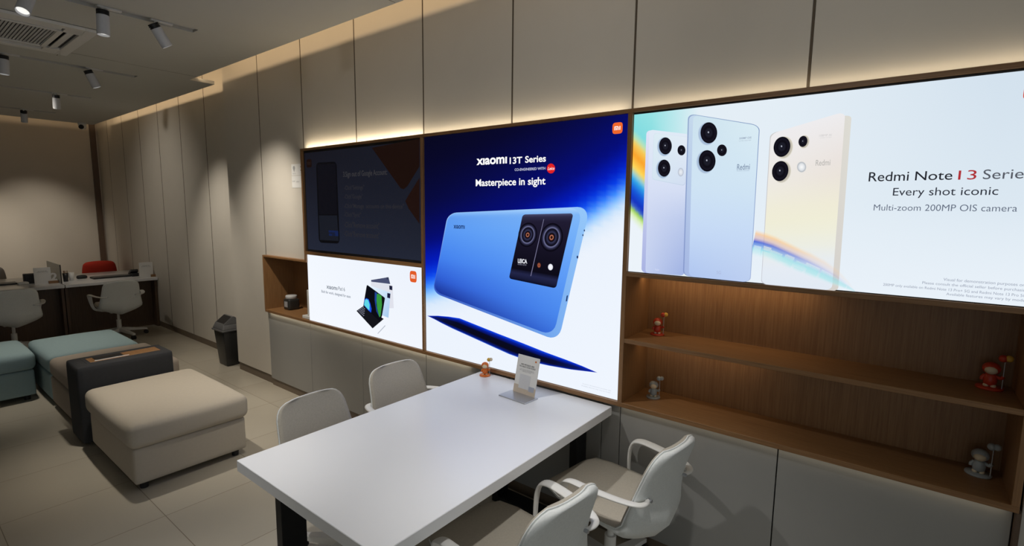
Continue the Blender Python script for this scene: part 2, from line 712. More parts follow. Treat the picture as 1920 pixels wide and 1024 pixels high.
def mi_logo(art, art2, p0, p1, c_bg, c_fg):
    a, b = art.P(*p0), art.P(*p1)
    pts = []
    for i in range(48):
        t = 2 * PI * i / 48
        c, s = math.cos(t), math.sin(t)
        e = 2 / 4.2
        x, z = 0.5 + 0.5 * math.copysign(abs(c) ** e, c), 0.5 + 0.5 * math.copysign(abs(s) ** e, s)
        pts.append((a[0] + x * (b[0] - a[0]), a[1] + z * (b[1] - a[1])))
    art.poly(pts, c_bg, px=False)
    for g in (MI_M, MI_I, MI_B):
        art2.poly([(a[0] + x * (b[0] - a[0]), a[1] + z * (b[1] - a[1])) for x, z in g], c_fg, px=False)


# ================================================================== THE ROOM
ZC = 3.085
YP = 0.045          # face of the wall panels
YF = 0.24           # face of the far stretch of the same wall
XK = -5.77          # corner between the two
XB = -11.2          # far wall

tag(MB().box(-12.0, 4.5, -9.0, 1.0, -0.1, 0.0).build('floor', 'floor'), kind='structure')

# ceiling: a sheet with slots for the lighting tracks and a gap along the walls
slots = [(-4.35, -4.25, -3.2, -0.745), (-6.33, -6.23, -3.4, -0.56), (-8.03, -7.93, -3.4, -0.55), (-9.73, -9.63, -3.4, -0.57), (-2.35, -2.25, -3.6, -0.9), (-0.5, -0.4, -3.6, -0.9)]
xs = sorted({-10.56, -5.97, 3.2} | {s[0] for s in slots} | {s[1] for s in slots})
cm = MB()
for x0, x1 in zip(xs, xs[1:]):
    top = 0.05 if x1 <= -5.96 else -0.19
    cut = [s for s in slots if abs(s[0] - x0) < 1e-6]
    if cut:
        cm.box(x0, x1, cut[0][3], top, ZC, ZC + 0.035)
        cm.box(x0, x1, -7.5, cut[0][2], ZC, ZC + 0.035)
    else:
        cm.box(x0, x1, -7.5, top, ZC, ZC + 0.035)
ceil = tag(cm.build('ceiling', 'ceiling'), kind='structure')
MB().box(-12.0, 3.2, -7.5, 0.6, 3.42, 3.46).build('upper_slab', 'ceiling', ceil)
sm_ = MB()
for (a, b, cc, dd) in ((-5.97, -5.768, -1.226, -1.222), (-5.768, -5.764, -1.19, -0.2), (-2.683, -2.679, -7, -0.2)):
    sm_.box(a, b, cc, dd, ZC - 0.0008, ZC + 0.001)
sm_.build('board_joint', 'joint', ceil)

# display wall: backing, panels in front of it with dark strips for the shade in the joints
wr = tag(MB().box(XK, 3.2, 0.34, 0.6, 0.0, 3.42).build('wall_right', 'joint'), kind='structure')
seams = [XK] + [-0.385 - 0.772 * k for k in range(6, -1, -1)] + [0.387, 1.159, 1.931, 3.2]
for a, b in zip(seams, seams[1:]):
    z0 = 2.27
    if a < -5.1:
        z0 = 0.09
    elif a < -4.3:
        z0 = 1.32
    elif a > 0.38:
        z0 = 0.09
    MB().box(a + 0.005, b - 0.005, YP, YP + 0.02, z0, 3.42, 0.0015, 1).build('wall_panel', 'panel', wr)
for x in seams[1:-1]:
    MB().box(x - 0.0045, x + 0.0045, YP - 0.0004, YP + 0.02, 2.27 if x > -4.9 else 1.33, 3.42).build('joint_shade_strip', 'joint', wr)  # flush dark strip standing in for the shade inside the seam
MB().box(XK, XK + 0.03, YP + 0.002, 0.34, 0.09, 3.42).build('corner_panel', 'panel', wr)
MB().box(XK, -5.02, YP + 0.012, 0.34, 0.0, 0.09).build('plinth', 'plinth', wr)
MB().box(0.39, 3.2, YP + 0.012, 0.34, 0.0, 0.09).build('plinth', 'plinth', wr)

# far stretch of the wall
wf = tag(MB().box(-12.0, XK + 0.02, YF + 0.02, 0.6, 0.0, 3.42).build('wall_far', 'joint'), kind='structure')
xx = -5.97
fs_ = [XK + 0.02, -5.985]
while xx > -11.6:
    xx -= 0.772
    fs_.append(xx - 0.015)
for b, a in zip(fs_, fs_[1:]):
    MB().box(a + 0.006, b - 0.006, YF, YF + 0.018, 0.075, 3.42, 0.001, 1).build('wall_panel', 'panel', wf)
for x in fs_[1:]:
    MB().box(x - 0.006, x + 0.006, YF - 0.0004, YF + 0.02, 0.075, 3.42).build('joint_shade_strip', 'joint', wf)  # shaded gap between the far panels, drawn as a dark strip
tag(MB().box(-12.0, XK + 0.02, YF - 0.004, YF + 0.02, 0.0, 0.075).build('baseboard_far', 'plinth'), kind='structure')
tag(MB().box(-12.0, XB, -9.0, 0.6, 0.0, 3.42).build('wall_back', 'plaster'), kind='structure')
tag(MB().box(-12.0, -1.6, -5.6, -5.5, 0.0, 3.42).build('wall_left', 'plaster'), kind='structure')  # unseen wall, its length shaped to hold back ambient light
tag(MB().box(XB, XB + 0.03, 0.135, 0.215, 0.0, 3.2).build('trim_1', 'trim_wood'), kind='structure')

# ================================================================== THE DISPLAY UNIT (oak frame with shelves and a niche)
du = empty('display_unit', (-1.9, 0.1, 0.78), 'long oak wall unit framing the lit screens, with open shelves and a small niche', 'wall unit')


def part(mb, name, m, parent=du, label=None):
    o = mb.build(name, m)
    o.parent = parent
    o.matrix_parent_inverse = Matrix.Translation(Vector(parent.location)).inverted()
    if label:
        o['label'] = label
    return o


XL, XR = -4.225, 0.378
part(MB().box(XL, XR, -0.002, 0.04, 2.281, 2.3, 0.001, 1), 'top_rail', 'wood_x')
part(MB().box(-4.995, XR, -0.002, 0.33, 0.764, 0.788, 0.001, 1), 'ledge', 'wood_x')
part(MB().box(XL, XL + 0.024, -0.002, 0.33, 1.33, 2.281, 0.001, 1), 'stile', 'wood_z')
part(MB().box(-2.688, -2.666, -0.002, 0.05, 0.788, 2.281, 0.001, 1), 'stile', 'wood_z')
part(MB().box(-1.157, -1.133, -0.002, 0.32, 0.788, 2.281, 0.001, 1), 'stile', 'wood_z')
part(MB().box(0.356, XR, -0.002, 0.32, 0.788, 2.281, 0.001, 1), 'stile', 'wood_z')
part(MB().box(XL + 0.024, -2.688, -0.002, 0.05, 1.386, 1.412, 0.001, 1), 'middle_rail', 'wood_x')
part(MB().box(-1.133, 0.356, -0.002, 0.30, 1.465, 1.486, 0.001, 1), 'middle_rail', 'wood_x')
part(MB().box(-1.133, 0.356, 0.0, 0.31, 1.114, 1.136, 0.001, 1), 'shelf', 'wood_x')
part(MB().box(-1.133, 0.356, 0.30, 0.32, 0.788, 1.465), 'shelf_back', 'wood_z')
part(MB().box(-5.0, XL + 0.024, -0.002, 0.33, 1.313, 1.33, 0.001, 1), 'niche_top', 'wood_x')
part(MB().box(-5.0, -4.982, -0.002, 0.33, 0.788, 1.313, 0.001, 1), 'niche_side', 'wood_z')
part(MB().box(-4.982, -4.2, 0.30, 0.33, 0.788, 1.313), 'niche_back', 'wood_z')
part(MB().box(-4.216, -4.202, 0.03, 0.30, 0.788, 1.313), 'niche_side', 'wood_z')

# base cabinets below the ledge
doors = [(-4.997, -4.228, 'grey base cabinet under the wooden niche, next to the full-height panel'),
         (-4.228, -3.452, 'grey base cabinet under the tablet screen, behind the gap between ottoman and chairs'),
         (-3.452, -2.684, 'grey base cabinet under the tablet screen, behind the chair nearer the wall'),
         (-2.684, -1.915, 'grey base cabinet behind the far end of the table, below the orange figurine'),
         (-1.915, -1.262, 'grey base cabinet under the table top, behind the black leg frame'),
         (-1.262, -1.152, 'narrow grey filler cabinet beside the table corner, below the oak ledge'),
         (-1.152, -0.386, 'wide grey base cabinet below the shelves, behind the swivel chair'),
         (-0.386, 0.37, 'wide grey base cabinet below the end of the shelves without a chair')]
for a, b, lab in doors:
    e = empty('base_cabinet', ((a + b) / 2, 0.05, 0), lab, 'cabinet', 'grey base cabinets under the oak ledge')
    part(MB().box(a + 0.0025, b - 0.0025, 0.03, 0.048, 0.075, 0.756, 0.0012, 1), 'door', 'cabinet', e)
    part(MB().box(a + 0.003, b - 0.003, 0.049, 0.33, 0.0, 0.762), 'carcass', 'joint', e)
    part(MB().box(a, b, 0.042, 0.0485, 0.0, 0.072), 'plinth', 'plinth', e)
tag(MB().box(0.371, 0.386, 0.0, 0.33, 0.0, 0.764, 0.001, 1).build('end_panel', 'trim_wood'), 'upright oak end panel closing the row of grey cabinets', 'panel')

# ================================================================== THE SCREENS
YS = 0.014


def screen_box(name, x0, x1, z0, z1, label, cat):
    e = empty(name, (0, 0, 0), label, cat)
    MB().box(x0, x1, YS + 0.002, YS + 0.03, z0, z1).build('housing', 'dark', e)
    return e


# ---- dark television
tv = screen_box('television', -4.2, -2.689, 1.413, 2.28, 'dimmed TV showing faint sign-out steps, above the tablet screen', 'television')


def tvbg(u, v):
    c = mixc((20, 20, 28), (32, 37, 52), v)
    return mixc(c, (24, 27, 38), u * (1 - v))


a = Art(YS)
a.quad([(-4.183, 2.262), (-2.703, 2.262), (-2.703, 1.432), (-4.183, 1.432)], tvbg, 10, 8, px=False)
a.build('glass', tv, M_TV)
a = Art(YS, 1)
a.poly([(697, 277), (786.6, 260), (786.6, 312), (764, 349), (757, 355), (751, 353)], (26, 13, 9))
a.poly([(786.6, 333), (766, 366), (760, 377), (766, 391), (786.6, 420)], (30, 15, 11))
a.build('orange_shape', tv, M_TV)
a = Art(YS, 1)
a.quad([(592.5, 305), (631, 303), (637, 457), (598, 455)], lambda u, v: (9, 9, 13), 4, 6, 0.13, 0.5)
a.build('phone_picture', tv, M_TV)
a = Art(YS, 2)
a.quad([(595, 309), (629, 307), (632, 402), (598, 402)], lambda u, v: (13, 13, 20), 3, 3)
a.quad([(598, 404), (632, 404), (635, 452), (600, 450)], lambda u, v: (23, 26, 35), 3, 3)
a.quad([(616, 432), (634, 433), (634.5, 443), (617, 442)], lambda u, v: (22, 36, 82), 3, 3)
a.build('phone_screen', tv, M_TV)
a, a2 = Art(YS, 1), Art(YS, 2)
mi_logo(a, a2, (575, 314.5), (584, 298), (24, 12, 9), (36, 26, 24))
a.build('logo', tv, M_TV)
a2.build('logo_letters', tv, M_TV)
INK = (54, 53, 56)
art_text(Art(YS, 1), '3.Sign out of Google Account:', (643.6, 335), 13, 726, INK, 0.012).build('lettering', tv, M_TV)
for s, x1, yb in (('-Click"Settings"', 683, 358.5), ('-Click"Google"', 680, 375), ('-Click"Manage  accounts on this device"', 757.5, 392.5), ('-Click"Sync"', 677, 408.5),
                  ('-Click"Remove account"', 711.5, 426), ('-Click"Remove account"', 711.5, 443)):
    art_text(Art(YS, 1), s, (645.5, yb), 10.5, x1, (41, 40, 45), 0.01).build('lettering', tv, M_TV)

# ---- tablet light box below it
pad = screen_box('tablet_lightbox', -4.204, -2.689, 0.79, 1.384, 'small white backlit screen advertising a tablet, under the dark TV', 'screen')


def padbg(u, v):
    return mixc(mixc((243, 248, 255), (236, 242, 252), u), (248, 250, 255), v * 0.5)


a = Art(YS)
a.quad([(-4.204, 1.383), (-2.692, 1.383), (-2.692, 0.79), (-4.204, 0.79)], padbg, 6, 4, px=False)
a.build('backlit_print', pad, M_LIGHT)


def pz(x, y):
    return 590 + x * 0.14644, 490 + y * 0.14644


L = [pz(*p) for p in ((722, 240), (945, 203), (968, 292), (725, 262))]
a = Art(YS, 1)
a.poly(L, (74, 80, 112))
a.poly([pz(*p) for p in ((722, 262), (998, 308), (1012, 600), (960, 602), (720, 330))], (224, 226, 236))
a.build('tablet_back', pad)
a = Art(YS, 2)
a.quad([pz(*p) for p in ((680, 300), (972, 402), (945, 725), (860, 690))], bil((240, 248, 255), (196, 222, 248), (168, 202, 238), (185, 215, 245)), 4, 4)
a.build('tablet_back', pad)
Art(YS, 3).poly([pz(*p) for p in ((955, 310), (994, 318), (994, 372), (957, 362))], (30, 34, 60)).build('camera_plate', pad)
Art(YS, 3).poly([pz(*p) for p in ((930, 405), (970, 415), (966, 477), (928, 466))], (28, 32, 66)).build('camera_plate', pad)
Art(YS, 3).poly([pz(*p) for p in ((918, 206), (945, 204), (952, 230), (925, 236))], (52, 58, 86)).build('camera_plate', pad)
a = Art(YS, 4)
a.poly([pz(*p) for p in ((535, 635), (622, 575), (885, 738), (742, 860))], (20, 20, 26))
a.build('keyboard', pad)
a = Art(YS, 5)
for i in range(5):
    for j in range(4):
        o_ = Vector((552 + 15.5 * i + 19 * j, 634 + 15.0 * i - 13 * j))
        if o_.x < 630:
            a.poly([pz(o_.x, o_.y), pz(o_.x + 14, o_.y - 9), pz(o_.x + 24, o_.y - 1), pz(o_.x + 10, o_.y + 8)], (120, 122, 138))
a.build('keys', pad)
a = Art(YS, 6)
a.poly([pz(*p) for p in ((666, 312), (676, 304), (895, 464), (900, 478), (862, 700), (835, 772), (622, 572))], (12, 12, 20))
a.build('tablet_front', pad)
a = Art(YS, 7)
a.poly([pz(*p) for p in ((630, 560), (638, 490), (662, 472), (690, 486), (712, 540), (728, 610), (722, 658), (690, 632))], (30, 80, 225))
a.poly([pz(*p) for p in ((770, 390), (800, 410), (790, 560), (806, 640), (830, 715), (790, 640), (768, 500))], (32, 66, 150))
a.build('wallpaper', pad)
a = Art(YS, 8)
a.poly([pz(*p) for p in ((632, 560), (642, 500), (662, 484), (686, 498), (704, 556), (702, 625), (690, 622))], (96, 214, 230))
a.poly([pz(*p) for p in ((796, 420), (815, 416), (856, 445), (862, 560), (842, 708), (828, 716), (800, 600), (792, 500))], (54, 150, 62))
a.build('wallpaper', pad)
a = Art(YS, 1)
a.poly([pz(*p) for p in ((900, 820), (908, 826), (812, 928), (804, 924))], (176, 182, 196))
a.build('stylus', pad)
a, a2 = Art(YS, 1), Art(YS, 2)
mi_logo(a, a2, (768.6, 528.6), (781, 509), (226, 92, 40), (255, 250, 246))
a.build('logo', pad)
a2.build('logo_letters', pad)
art_text(Art(YS, 1), 'xıaomı', (612.3, 541), 5.6, 632.6, (96, 106, 120), 0.012).build('lettering', pad)
art_text(Art(YS, 1), 'Pad 6', (634.5, 544.2), 7, 646.8, (96, 106, 120), 0.0).build('lettering', pad)
art_text(Art(YS, 1), 'Built for work, designed for ease', (603, 550), 6.5, 657.4, (104, 116, 134), 0.006).build('lettering', pad)

# ---- big blue phone light box
ph = screen_box('phone_lightbox', -2.665, -1.158, 0.79, 2.28, 'large blue and white backlit screen of a leather-backed phone behind the table', 'screen')
HOR = [(-330, (9, 9, 22)), (-230, (9, 9, 48)), (-150, (8, 12, 86)), (-85, (6, 14, 125)), (-42, (4, 28, 190)), (-18, (10, 66, 234)), (2, (64, 142, 255)), (18, (150, 205, 255)),
       (36, (218, 234, 252)), (70, (236, 243, 253)), (400, (240, 246, 255))]


def phbg_px(px, py):
    t = py - (537 + (352 - 537) * (px - 795) / 372) - 24 * (1 - ((px - 985) / 190) ** 2)
    c = stops(t, HOR)
    if t < -60:
        k = max(0.0, min(1.0, (px - 800) / 300)) * min(1.0, (-60 - t) / 60)
        c = mixc(mixc(c, (8, 8, 26), 0.55 * (1 - k) * min(1, (-60 - t) / 100)), c, 0.35 + 0.65 * k)
    return c


def phbg(u, v):
    x, z = -2.663 + u * 1.502, 2.28 - v * 1.49
    return phbg_px(*to_px((x, YS, z)))


a = Art(YS)
a.quad([(-2.663, 2.28), (-1.161, 2.28), (-1.161, 0.79), (-2.663, 0.79)], phbg, 26, 52, px=False)
a.build('backlit_print', ph, M_LIGHT)


def pb(x, y):
    return 790 + x * 0.34197, 370 + y * 0.34180


a = Art(YS, 1)
top = [(32, 650), (90, 650), (150, 655), (210, 664), (300, 700), (420, 748), (560, 802), (680, 850), (790, 890), (880, 925), (965, 962)]
bot = [(32, 650), (70, 668), (110, 690), (170, 720), (270, 765), (380, 815), (480, 860), (590, 900), (700, 924), (820, 945), (965, 962)]
pts, cols, fs = [], [], []
for k, (t, b) in enumerate(zip(top, bot)):
    for f, c in ((0, (14, 70, 240)), (0.18, (6, 28, 150)), (0.4, (8, 10, 34)), (0.75, (10, 10, 26)), (0.93, (10, 30, 130)), (1, (60, 110, 240))):
        e = abs(k / 10 * 2 - 1)
        cc = mixc(c, (14, 44, 200), e ** 4 * 0.9)
        pts.append(a.P(*pb(t[0] + (b[0] - t[0]) * f, t[1] + (b[1] - t[1]) * f)))
        cols.append(cc)
for k in range(10):
    for i in range(5):
        fs.append((k * 6 + i, k * 6 + i + 1, (k + 1) * 6 + i + 1, (k + 1) * 6 + i))
a.add(pts, fs, cols)
a.build('planet_edge', ph)
a = Art(YS, 2)
a.quad([pb(*p) for p in ((146, 86), (926, 50), (752, 790), (62, 522))], bil((150, 196, 250), (150, 200, 250), (120, 172, 240), (50, 84, 190)), 8, 8, 0.075, 1.3)
a.build('phone_edge', ph)
a = Art(YS, 3)
a.quad([pb(*p) for p in ((150, 88), (886, 56), (724, 762), (66, 514))], lambda u, v: stops(v, [(0, mixc((130, 184, 248), (176, 214, 252), u)), (0.05, mixc((96, 156, 240), (128, 184, 248), u)), (0.2, mixc((90, 154, 244), (116, 176, 250), u)), (0.55, mixc((68, 130, 238), (92, 154, 246), u)), (0.82, mixc((46, 92, 212), (74, 136, 238), u)), (0.93, mixc((34, 66, 172), (64, 120, 226), u)), (1, mixc((26, 50, 148), (54, 106, 216), u))]), 10, 12, 0.08, 1.25)
a.build('phone_picture', ph)
a = Art(YS, 4)
a.quad([pb(*p) for p in ((556, 94), (834, 88), (738, 500), (480, 446))], lambda u, v: stops(v, [(0, (74, 76, 110)), (0.06, (34, 30, 52)), (0.86, (12, 10, 22)), (0.9, (40, 44, 84)), (0.97, (22, 24, 50)), (1, (10, 12, 34))]), 6, 14, 0.06, 0.7)
a.build('camera_module', ph)
a = Art(YS, 5)
a.poly([pb(*p) for p in ((670, 120), (673, 120), (602, 432), (598, 432))], (120, 118, 150))
RING = [(0, (20, 10, 10)), (0.1, (60, 30, 24)), (0.14, (210, 130, 100)), (0.2, (40, 20, 24)), (0.3, (14, 10, 18)), (0.36, (52, 54, 84)), (0.5, (24, 22, 40)), (0.62, (10, 10, 20)), (0.66, (110, 112, 150)), (0.78, (46, 46, 72)), (0.9, (16, 14, 28)), (1, (8, 6, 14))]
Art(YS, 6).disc(*pb(583, 206), 17.5, 23, RING, 36, 0.2).build('camera_lens', ph)
Art(YS, 6).disc(*pb(714, 220), 21, 27, RING, 36, 0.2).build('camera_lens', ph)
a.build('module_divider', ph)
Art(YS, 5).disc(*pb(708, 383), 4.6, 6, [(0, (252, 252, 255)), (0.8, (236, 238, 246)), (1, (190, 194, 210))]).build('flash', ph)
Art(YS, 5).disc(*pb(645, 373), 3.4, 5, [(0, (40, 16, 12)), (0.5, (170, 92, 66)), (1, (70, 36, 30))]).build('sensor', ph)
for x, y, rx, ry in ((894, 182, 1.1, 2.0), (886, 208, 1.1, 2.0), (856, 328, 1.6, 2.8)):
    Art(YS, 4).disc(*pb(x, y), rx, ry, [(0, (20, 40, 90)), (1, (30, 54, 110))], 14).build('edge_hole', ph)
Art(YS, 4).poly([pb(*p) for p in ((797, 540), (804, 537), (799, 570), (792, 572))], (24, 44, 96)).build('edge_hole', ph)
art_text(Art(YS, 5), 'LEICA', pb(529, 360), 8.2, pb(580, 335)[0], (236, 238, 246), 0.03).build('phone_lettering', ph)
art_text(Art(YS, 5), 'VARIO-SUMMICRON 1:1.9-2.2/15-50 ASPH.', pb(528, 371), 2.6, pb(576, 365)[0], (150, 150, 172)).build('phone_lettering', ph)
art_text(Art(YS, 5), 'xıaomı', pb(177, 171), 6.5, pb(238, 151)[0], (18, 40, 96), 0.02).build('phone_lettering', ph)
art_text(Art(YS, 1), 'xıaomı', (893.5, 310), 12.4, 950.5, (255, 255, 255), 0.03).build('headline', ph)
art_text(Art(YS, 1), '13T', (955.5, 307.8), 12.6, 979, (255, 255, 255), 0.022).build('headline', ph)
art_text(Art(YS, 1), 'Series', (984.5, 305.6), 12.8, 1023.5, (255, 255, 255), 0.022).build('headline', ph)
art_text(Art(YS, 1), 'Masterpiece in sight', (892, 353.5), 17, 1022.5, (255, 255, 255), 0.02).build('headline', ph)
art_text(Art(YS, 1), 'CO-ENGINEERED WITH', (965, 320.8), 4.8, 1022.5, (205, 210, 235), 0.012).build('headline', ph)
a = Art(YS, 1)
a.disc(1033, 316, 7.8, 9.3, [(0, (228, 40, 40)), (0.95, (222, 34, 36)), (1, (200, 24, 30))])
a.build('red_dot', ph)
art_text(Art(YS, 2), 'Leica', (1026.8, 319), 5.6, 1039.5, (255, 246, 246), 0.012, 0.35).build('red_dot_lettering', ph)
a, a2 = Art(YS, 1), Art(YS, 2)
mi_logo(a, a2, (1148, 251.8), (1167.8, 228.6), (240, 104, 44), (255, 252, 248))
a.build('logo', ph)
a2.build('logo_letters', ph)
art_text(Art(YS, 1), 'Visual for demonstration purposes only.', (1092, 721), 2.8, 1146, (198, 204, 216)).build('small_print', ph)
art_text(Art(YS, 1), 'Available features may vary by model.', (1090, 724.5), 2.8, 1145, (198, 204, 216)).build('small_print', ph)

# ---- wide light box with three phones
tr = screen_box('trio_lightbox', -1.132, 0.355, 1.488, 2.28, 'wide pale backlit screen showing three phones, above the open shelves', 'screen')
SW = [(62, (134, 222, 226)), (76, (190, 226, 180)), (86, (246, 206, 96)), (108, (250, 162, 44)), (132, (255, 216, 92)), (146, (150, 206, 214)), (156, (52, 166, 232)),
      (176, (24, 88, 216)), (196, (22, 50, 190)), (208, (70, 110, 200)), (214, (160, 214, 78)), (224, (220, 240, 190)), (238, (236, 243, 250))]


def trbg_px(px, py):
    c = mixc((228, 238, 246), (212, 226, 238), max(0, min(1, (px - 1450) / 420)) * max(0, min(1, 1 - (py - 150) / 500)))
    c = mixc(c, (234, 242, 250), max(0, min(1, (py - 380) / 200)))
    t = py - (px - 1183) * 1.05 - 175
    k = max(0.0, min(1.0, (1312 - px) / 90))
    if k > 0:
        s = stops(t, SW)
        if t < 62:
            s = mixc((150, 226, 228), (130, 220, 224), max(0, t / 62))
        c = mixc(c, s, k)
    return c


def trbg(u, v):
    x, z = -1.131 + u * 1.485, 2.272 - v * 0.782
    return trbg_px(*to_px((x, YS, z)))


a = Art(YS)
us = [i / 150 for i in range(12)] + [0.08 + 0.92 * i / 34 for i in range(35)]
pts, cols, fs = [], [], []
NV = 40
for j in range(NV + 1):
    for u in us:
        pts.append((-1.131 + u * 1.485, 2.272 - j / NV * 0.782))
        cols.append(trbg(u, j / NV))
n = len(us)
for j in range(NV):
    for i in range(n - 1):
        fs.append((j * n + i, j * n + i + 1, (j + 1) * n + i + 1, (j + 1) * n + i))
a.add(pts, fs, cols)
a.build('backlit_print', tr, M_LIGHT)


def q6(x, y):
    return 1180 + x * 0.34188, 180 + y * 0.3418


def q7(x, y):
    return 1400 + x * 0.36145, 190 + y * 0.36133


# lavender phone, half behind
a = Art(YS, 1)
a.quad([q6(*p) for p in ((94, 186), (330, 210), (300, 986), (66, 969))], bil((226, 228, 248), (206, 216, 240), (176, 190, 232), (168, 178, 226)), 5, 8, 0.12, 0.25)
a.build('phone_edge', tr)
a = Art(YS, 2)
a.quad([q6(*p) for p in ((110, 184), (330, 210), (300, 986), (88, 971))], lambda u, v: stops(v, [(0, (224, 234, 246)), (0.35, (218, 226, 246)), (0.6, mixc((206, 216, 242), (188, 202, 236), u)), (1, mixc((196, 208, 240), (160, 178, 226), u))]), 5, 10, 0.1, 0.22)
a.build('phone_picture', tr)
a = Art(YS, 3)
a.quad([q6(*p) for p in ((134, 203), (332, 226), (305, 494), (124, 458))], bil((212, 230, 240), (218, 228, 242), (196, 210, 232), (204, 222, 236)), 3, 3, 0.08, 0.8)
a.build('camera_module', tr)
a = Art(YS, 4)
a.quad([q6(*p) for p in ((136, 205), (332, 228), (303, 490), (126, 455))], bil((220, 236, 244), (228, 236, 246), (210, 222, 242), (214, 230, 242)), 3, 3, 0.08, 0.8)
a.build('camera_module', tr)
RIM = [(0, (150, 170, 200)), (0.9, (168, 190, 216)), (1, (206, 222, 238))]
DARK = [(0, (60, 62, 80)), (0.1, (24, 24, 34)), (0.3, (30, 30, 42)), (0.55, (14, 12, 20)), (0.8, (24, 22, 34)), (0.95, (10, 8, 14)), (1, (40, 44, 60))]


def lens(lay, f, x, y, rx, ry, dx=-7, dy=5, k=0.342, rim=RIM, tilt=0.0):
    if rim:
        Art(YS, lay).disc(*f(x + dx, y + dy), (rx + 4) * k, (ry + 6) * k, rim, 32, tilt).build('lens_rim', tr)
    d = Art(YS, lay + 1).disc(*f(x, y), rx * k, ry * k, DARK, 32, tilt)
    d.disc(*f(x - rx * 0.05, y - ry * 0.05), rx * k * 0.1, ry * k * 0.1, [(0, (220, 224, 236)), (1, (90, 94, 112))], 12)
    for i in range(len(d.v) - 24, len(d.v)):
        d.v[i] = (d.v[i][0], d.v[i][1] - 0.0002, d.v[i][2])
    d.build('camera_lens', tr)


LAY = 5
lens(LAY, q6, 198, 274, 35, 47)
lens(LAY, q6, 191, 396, 34, 47)
lens(LAY, q6, 286, 298, 22, 28, rim=None)
Art(YS, 5).disc(*q6(282, 418), 5.4, 8, [(0, (236, 240, 246)), (0.6, (216, 222, 232)), (1, (176, 186, 204))]).build('flash', tr)
art_text(Art(YS, 4), 'Redmi', q6(142, 958), 4, q6(164, 880)[0], (214, 222, 246)).build('phone_lettering', tr)
# middle phone
a = Art(YS, 7)
a.quad([q6(*p) for p in ((322, 96), (716, 160), (664, 1024), (294, 987))], bil((146, 168, 204), (120, 146, 190), (156, 176, 216), (134, 152, 204)), 5, 8, 0.11, 0.3)
a.build('phone_edge', tr)
a = Art(YS, 8)
a.quad([q6(*p) for p in ((328, 100), (712, 163), (661, 1023), (300, 988))], bil((196, 216, 236), (214, 232, 242), (188, 206, 240), (164, 182, 226)), 5, 8, 0.11, 0.3)
a.build('phone_edge', tr)
a = Art(YS, 9)
a.quad([q6(*p) for p in ((350, 104), (711, 163), (660, 1022), (326, 990))], lambda u, v: stops(v, [(0, mixc((204, 226, 238), (218, 236, 244), u)), (0.4, (208, 228, 244)), (0.7, (198, 218, 246)), (1, mixc((176, 198, 240), (188, 206, 240), u))]), 6, 12, 0.1, 0.3)
a.build('phone_picture', tr)
LAY = 10
lens(LAY, q6, 436, 202, 46, 58, -10, 6)
lens(LAY, q6, 427, 356, 46, 59, -10, 6)
lens(LAY, q6, 508, 298, 27, 32, rim=None)
art_text(Art(YS, 10), 'Redmi', q6(590, 406), 10.8, q6(660, 376)[0], (122, 140, 166), 0.006).build('phone_lettering', tr)
art_text(Art(YS, 10), 'PRO DESIGN COLLECTION', q6(589, 414), 1.8, q6(657, 420)[0], (150, 166, 190)).build('phone_lettering', tr)
art_text(Art(YS, 10), '200MP OIS', q6(602, 238), 3.6, q6(669, 228)[0], (150, 164, 186), 0.01).build('phone_lettering', tr)
art_text(Art(YS, 10), 'ULTRA-HIGH RES', q6(601, 250), 2.0, q6(667, 255)[0], (166, 180, 198)).build('phone_lettering', tr)
art_text(Art(YS, 10), '5G', q6(478, 976), 6, q6(502, 960)[0], (170, 184, 220)).build('phone_lettering', tr)
# cream phone
a = Art(YS, 1)
a.quad([q7(*p) for p in ((122, 166), (545, 66), (474, 988), (74, 949))], bil((204, 202, 200), (222, 220, 212), (214, 210, 204), (200, 202, 212)), 5, 8, 0.1, 0.25)
a.build('phone_edge', tr)
a = Art(YS, 2)
a.quad([q7(*p) for p in ((126, 168), (512, 52), (442, 983), (77, 948))], lambda u, v: stops(v, [(0, (238, 236, 238)), (0.3, mixc((238, 234, 228), (234, 226, 220), u)), (0.55, (240, 237, 214)), (0.7, (238, 238, 222)), (0.85, (230, 236, 244)), (1, (226, 234, 244))]), 6, 12, 0.11, 0.28)
a.build('phone_picture', tr)
CRIM = [(0, (170, 164, 150)), (0.88, (196, 190, 176)), (1, (232, 228, 216))]
LAY = 3
lens(LAY, q7, 183, 236, 43, 53, 10, 4, 0.3614, CRIM, 0.25)
lens(LAY, q7, 174, 362, 42, 53, 10, 4, 0.3614, CRIM, 0.25)
lens(LAY, q7, 292, 208, 23, 29, 6, 2, 0.3614, CRIM, 0.25)
Art(YS, 3).disc(*q7(285, 341), 9.0, 10.4, [(0, (250, 250, 250)), (0.6, (222, 226, 230)), (0.85, (180, 184, 190)), (1, (226, 226, 222))], 28).build('flash', tr)
art_text(Art(YS, 3), 'Redmi', q7(357, 335), 11, q7(433, 296)[0], (186, 184, 180), 0.006).build('phone_lettering', tr)
art_text(Art(YS, 3), '108MP AI', q7(376, 184), 4, q7(440, 160)[0], (206, 204, 204)).build('phone_lettering', tr)
art_text(Art(YS, 3), 'CAMERA SYSTEM', q7(378, 193), 2, q7(439, 176)[0], (212, 210, 210)).build('phone_lettering', tr)
cen = [q7(*p) for p in ((34, 735), (80, 745), (130, 760), (190, 786), (250, 812), (310, 838), (380, 872), (450, 912), (520, 956), (560, 985))]
a = Art(YS, 5)
a.ribbon(cen, [26, 25, 24, 23, 22, 22, 21, 18, 9, 3],
         [(255, 214, 150, 0.0), (250, 196, 130, 0.75), (216, 170, 170, 0.6), (60, 96, 214, 0.95), (90, 150, 230, 0.8), (150, 226, 236, 0.85), (190, 236, 240, 0.55), (226, 240, 246, 0.0)],
         [1, 0.95, 0.9, 0.8, 0.7, 0.5, 0.35, 0.25, 0.12, 0.0])
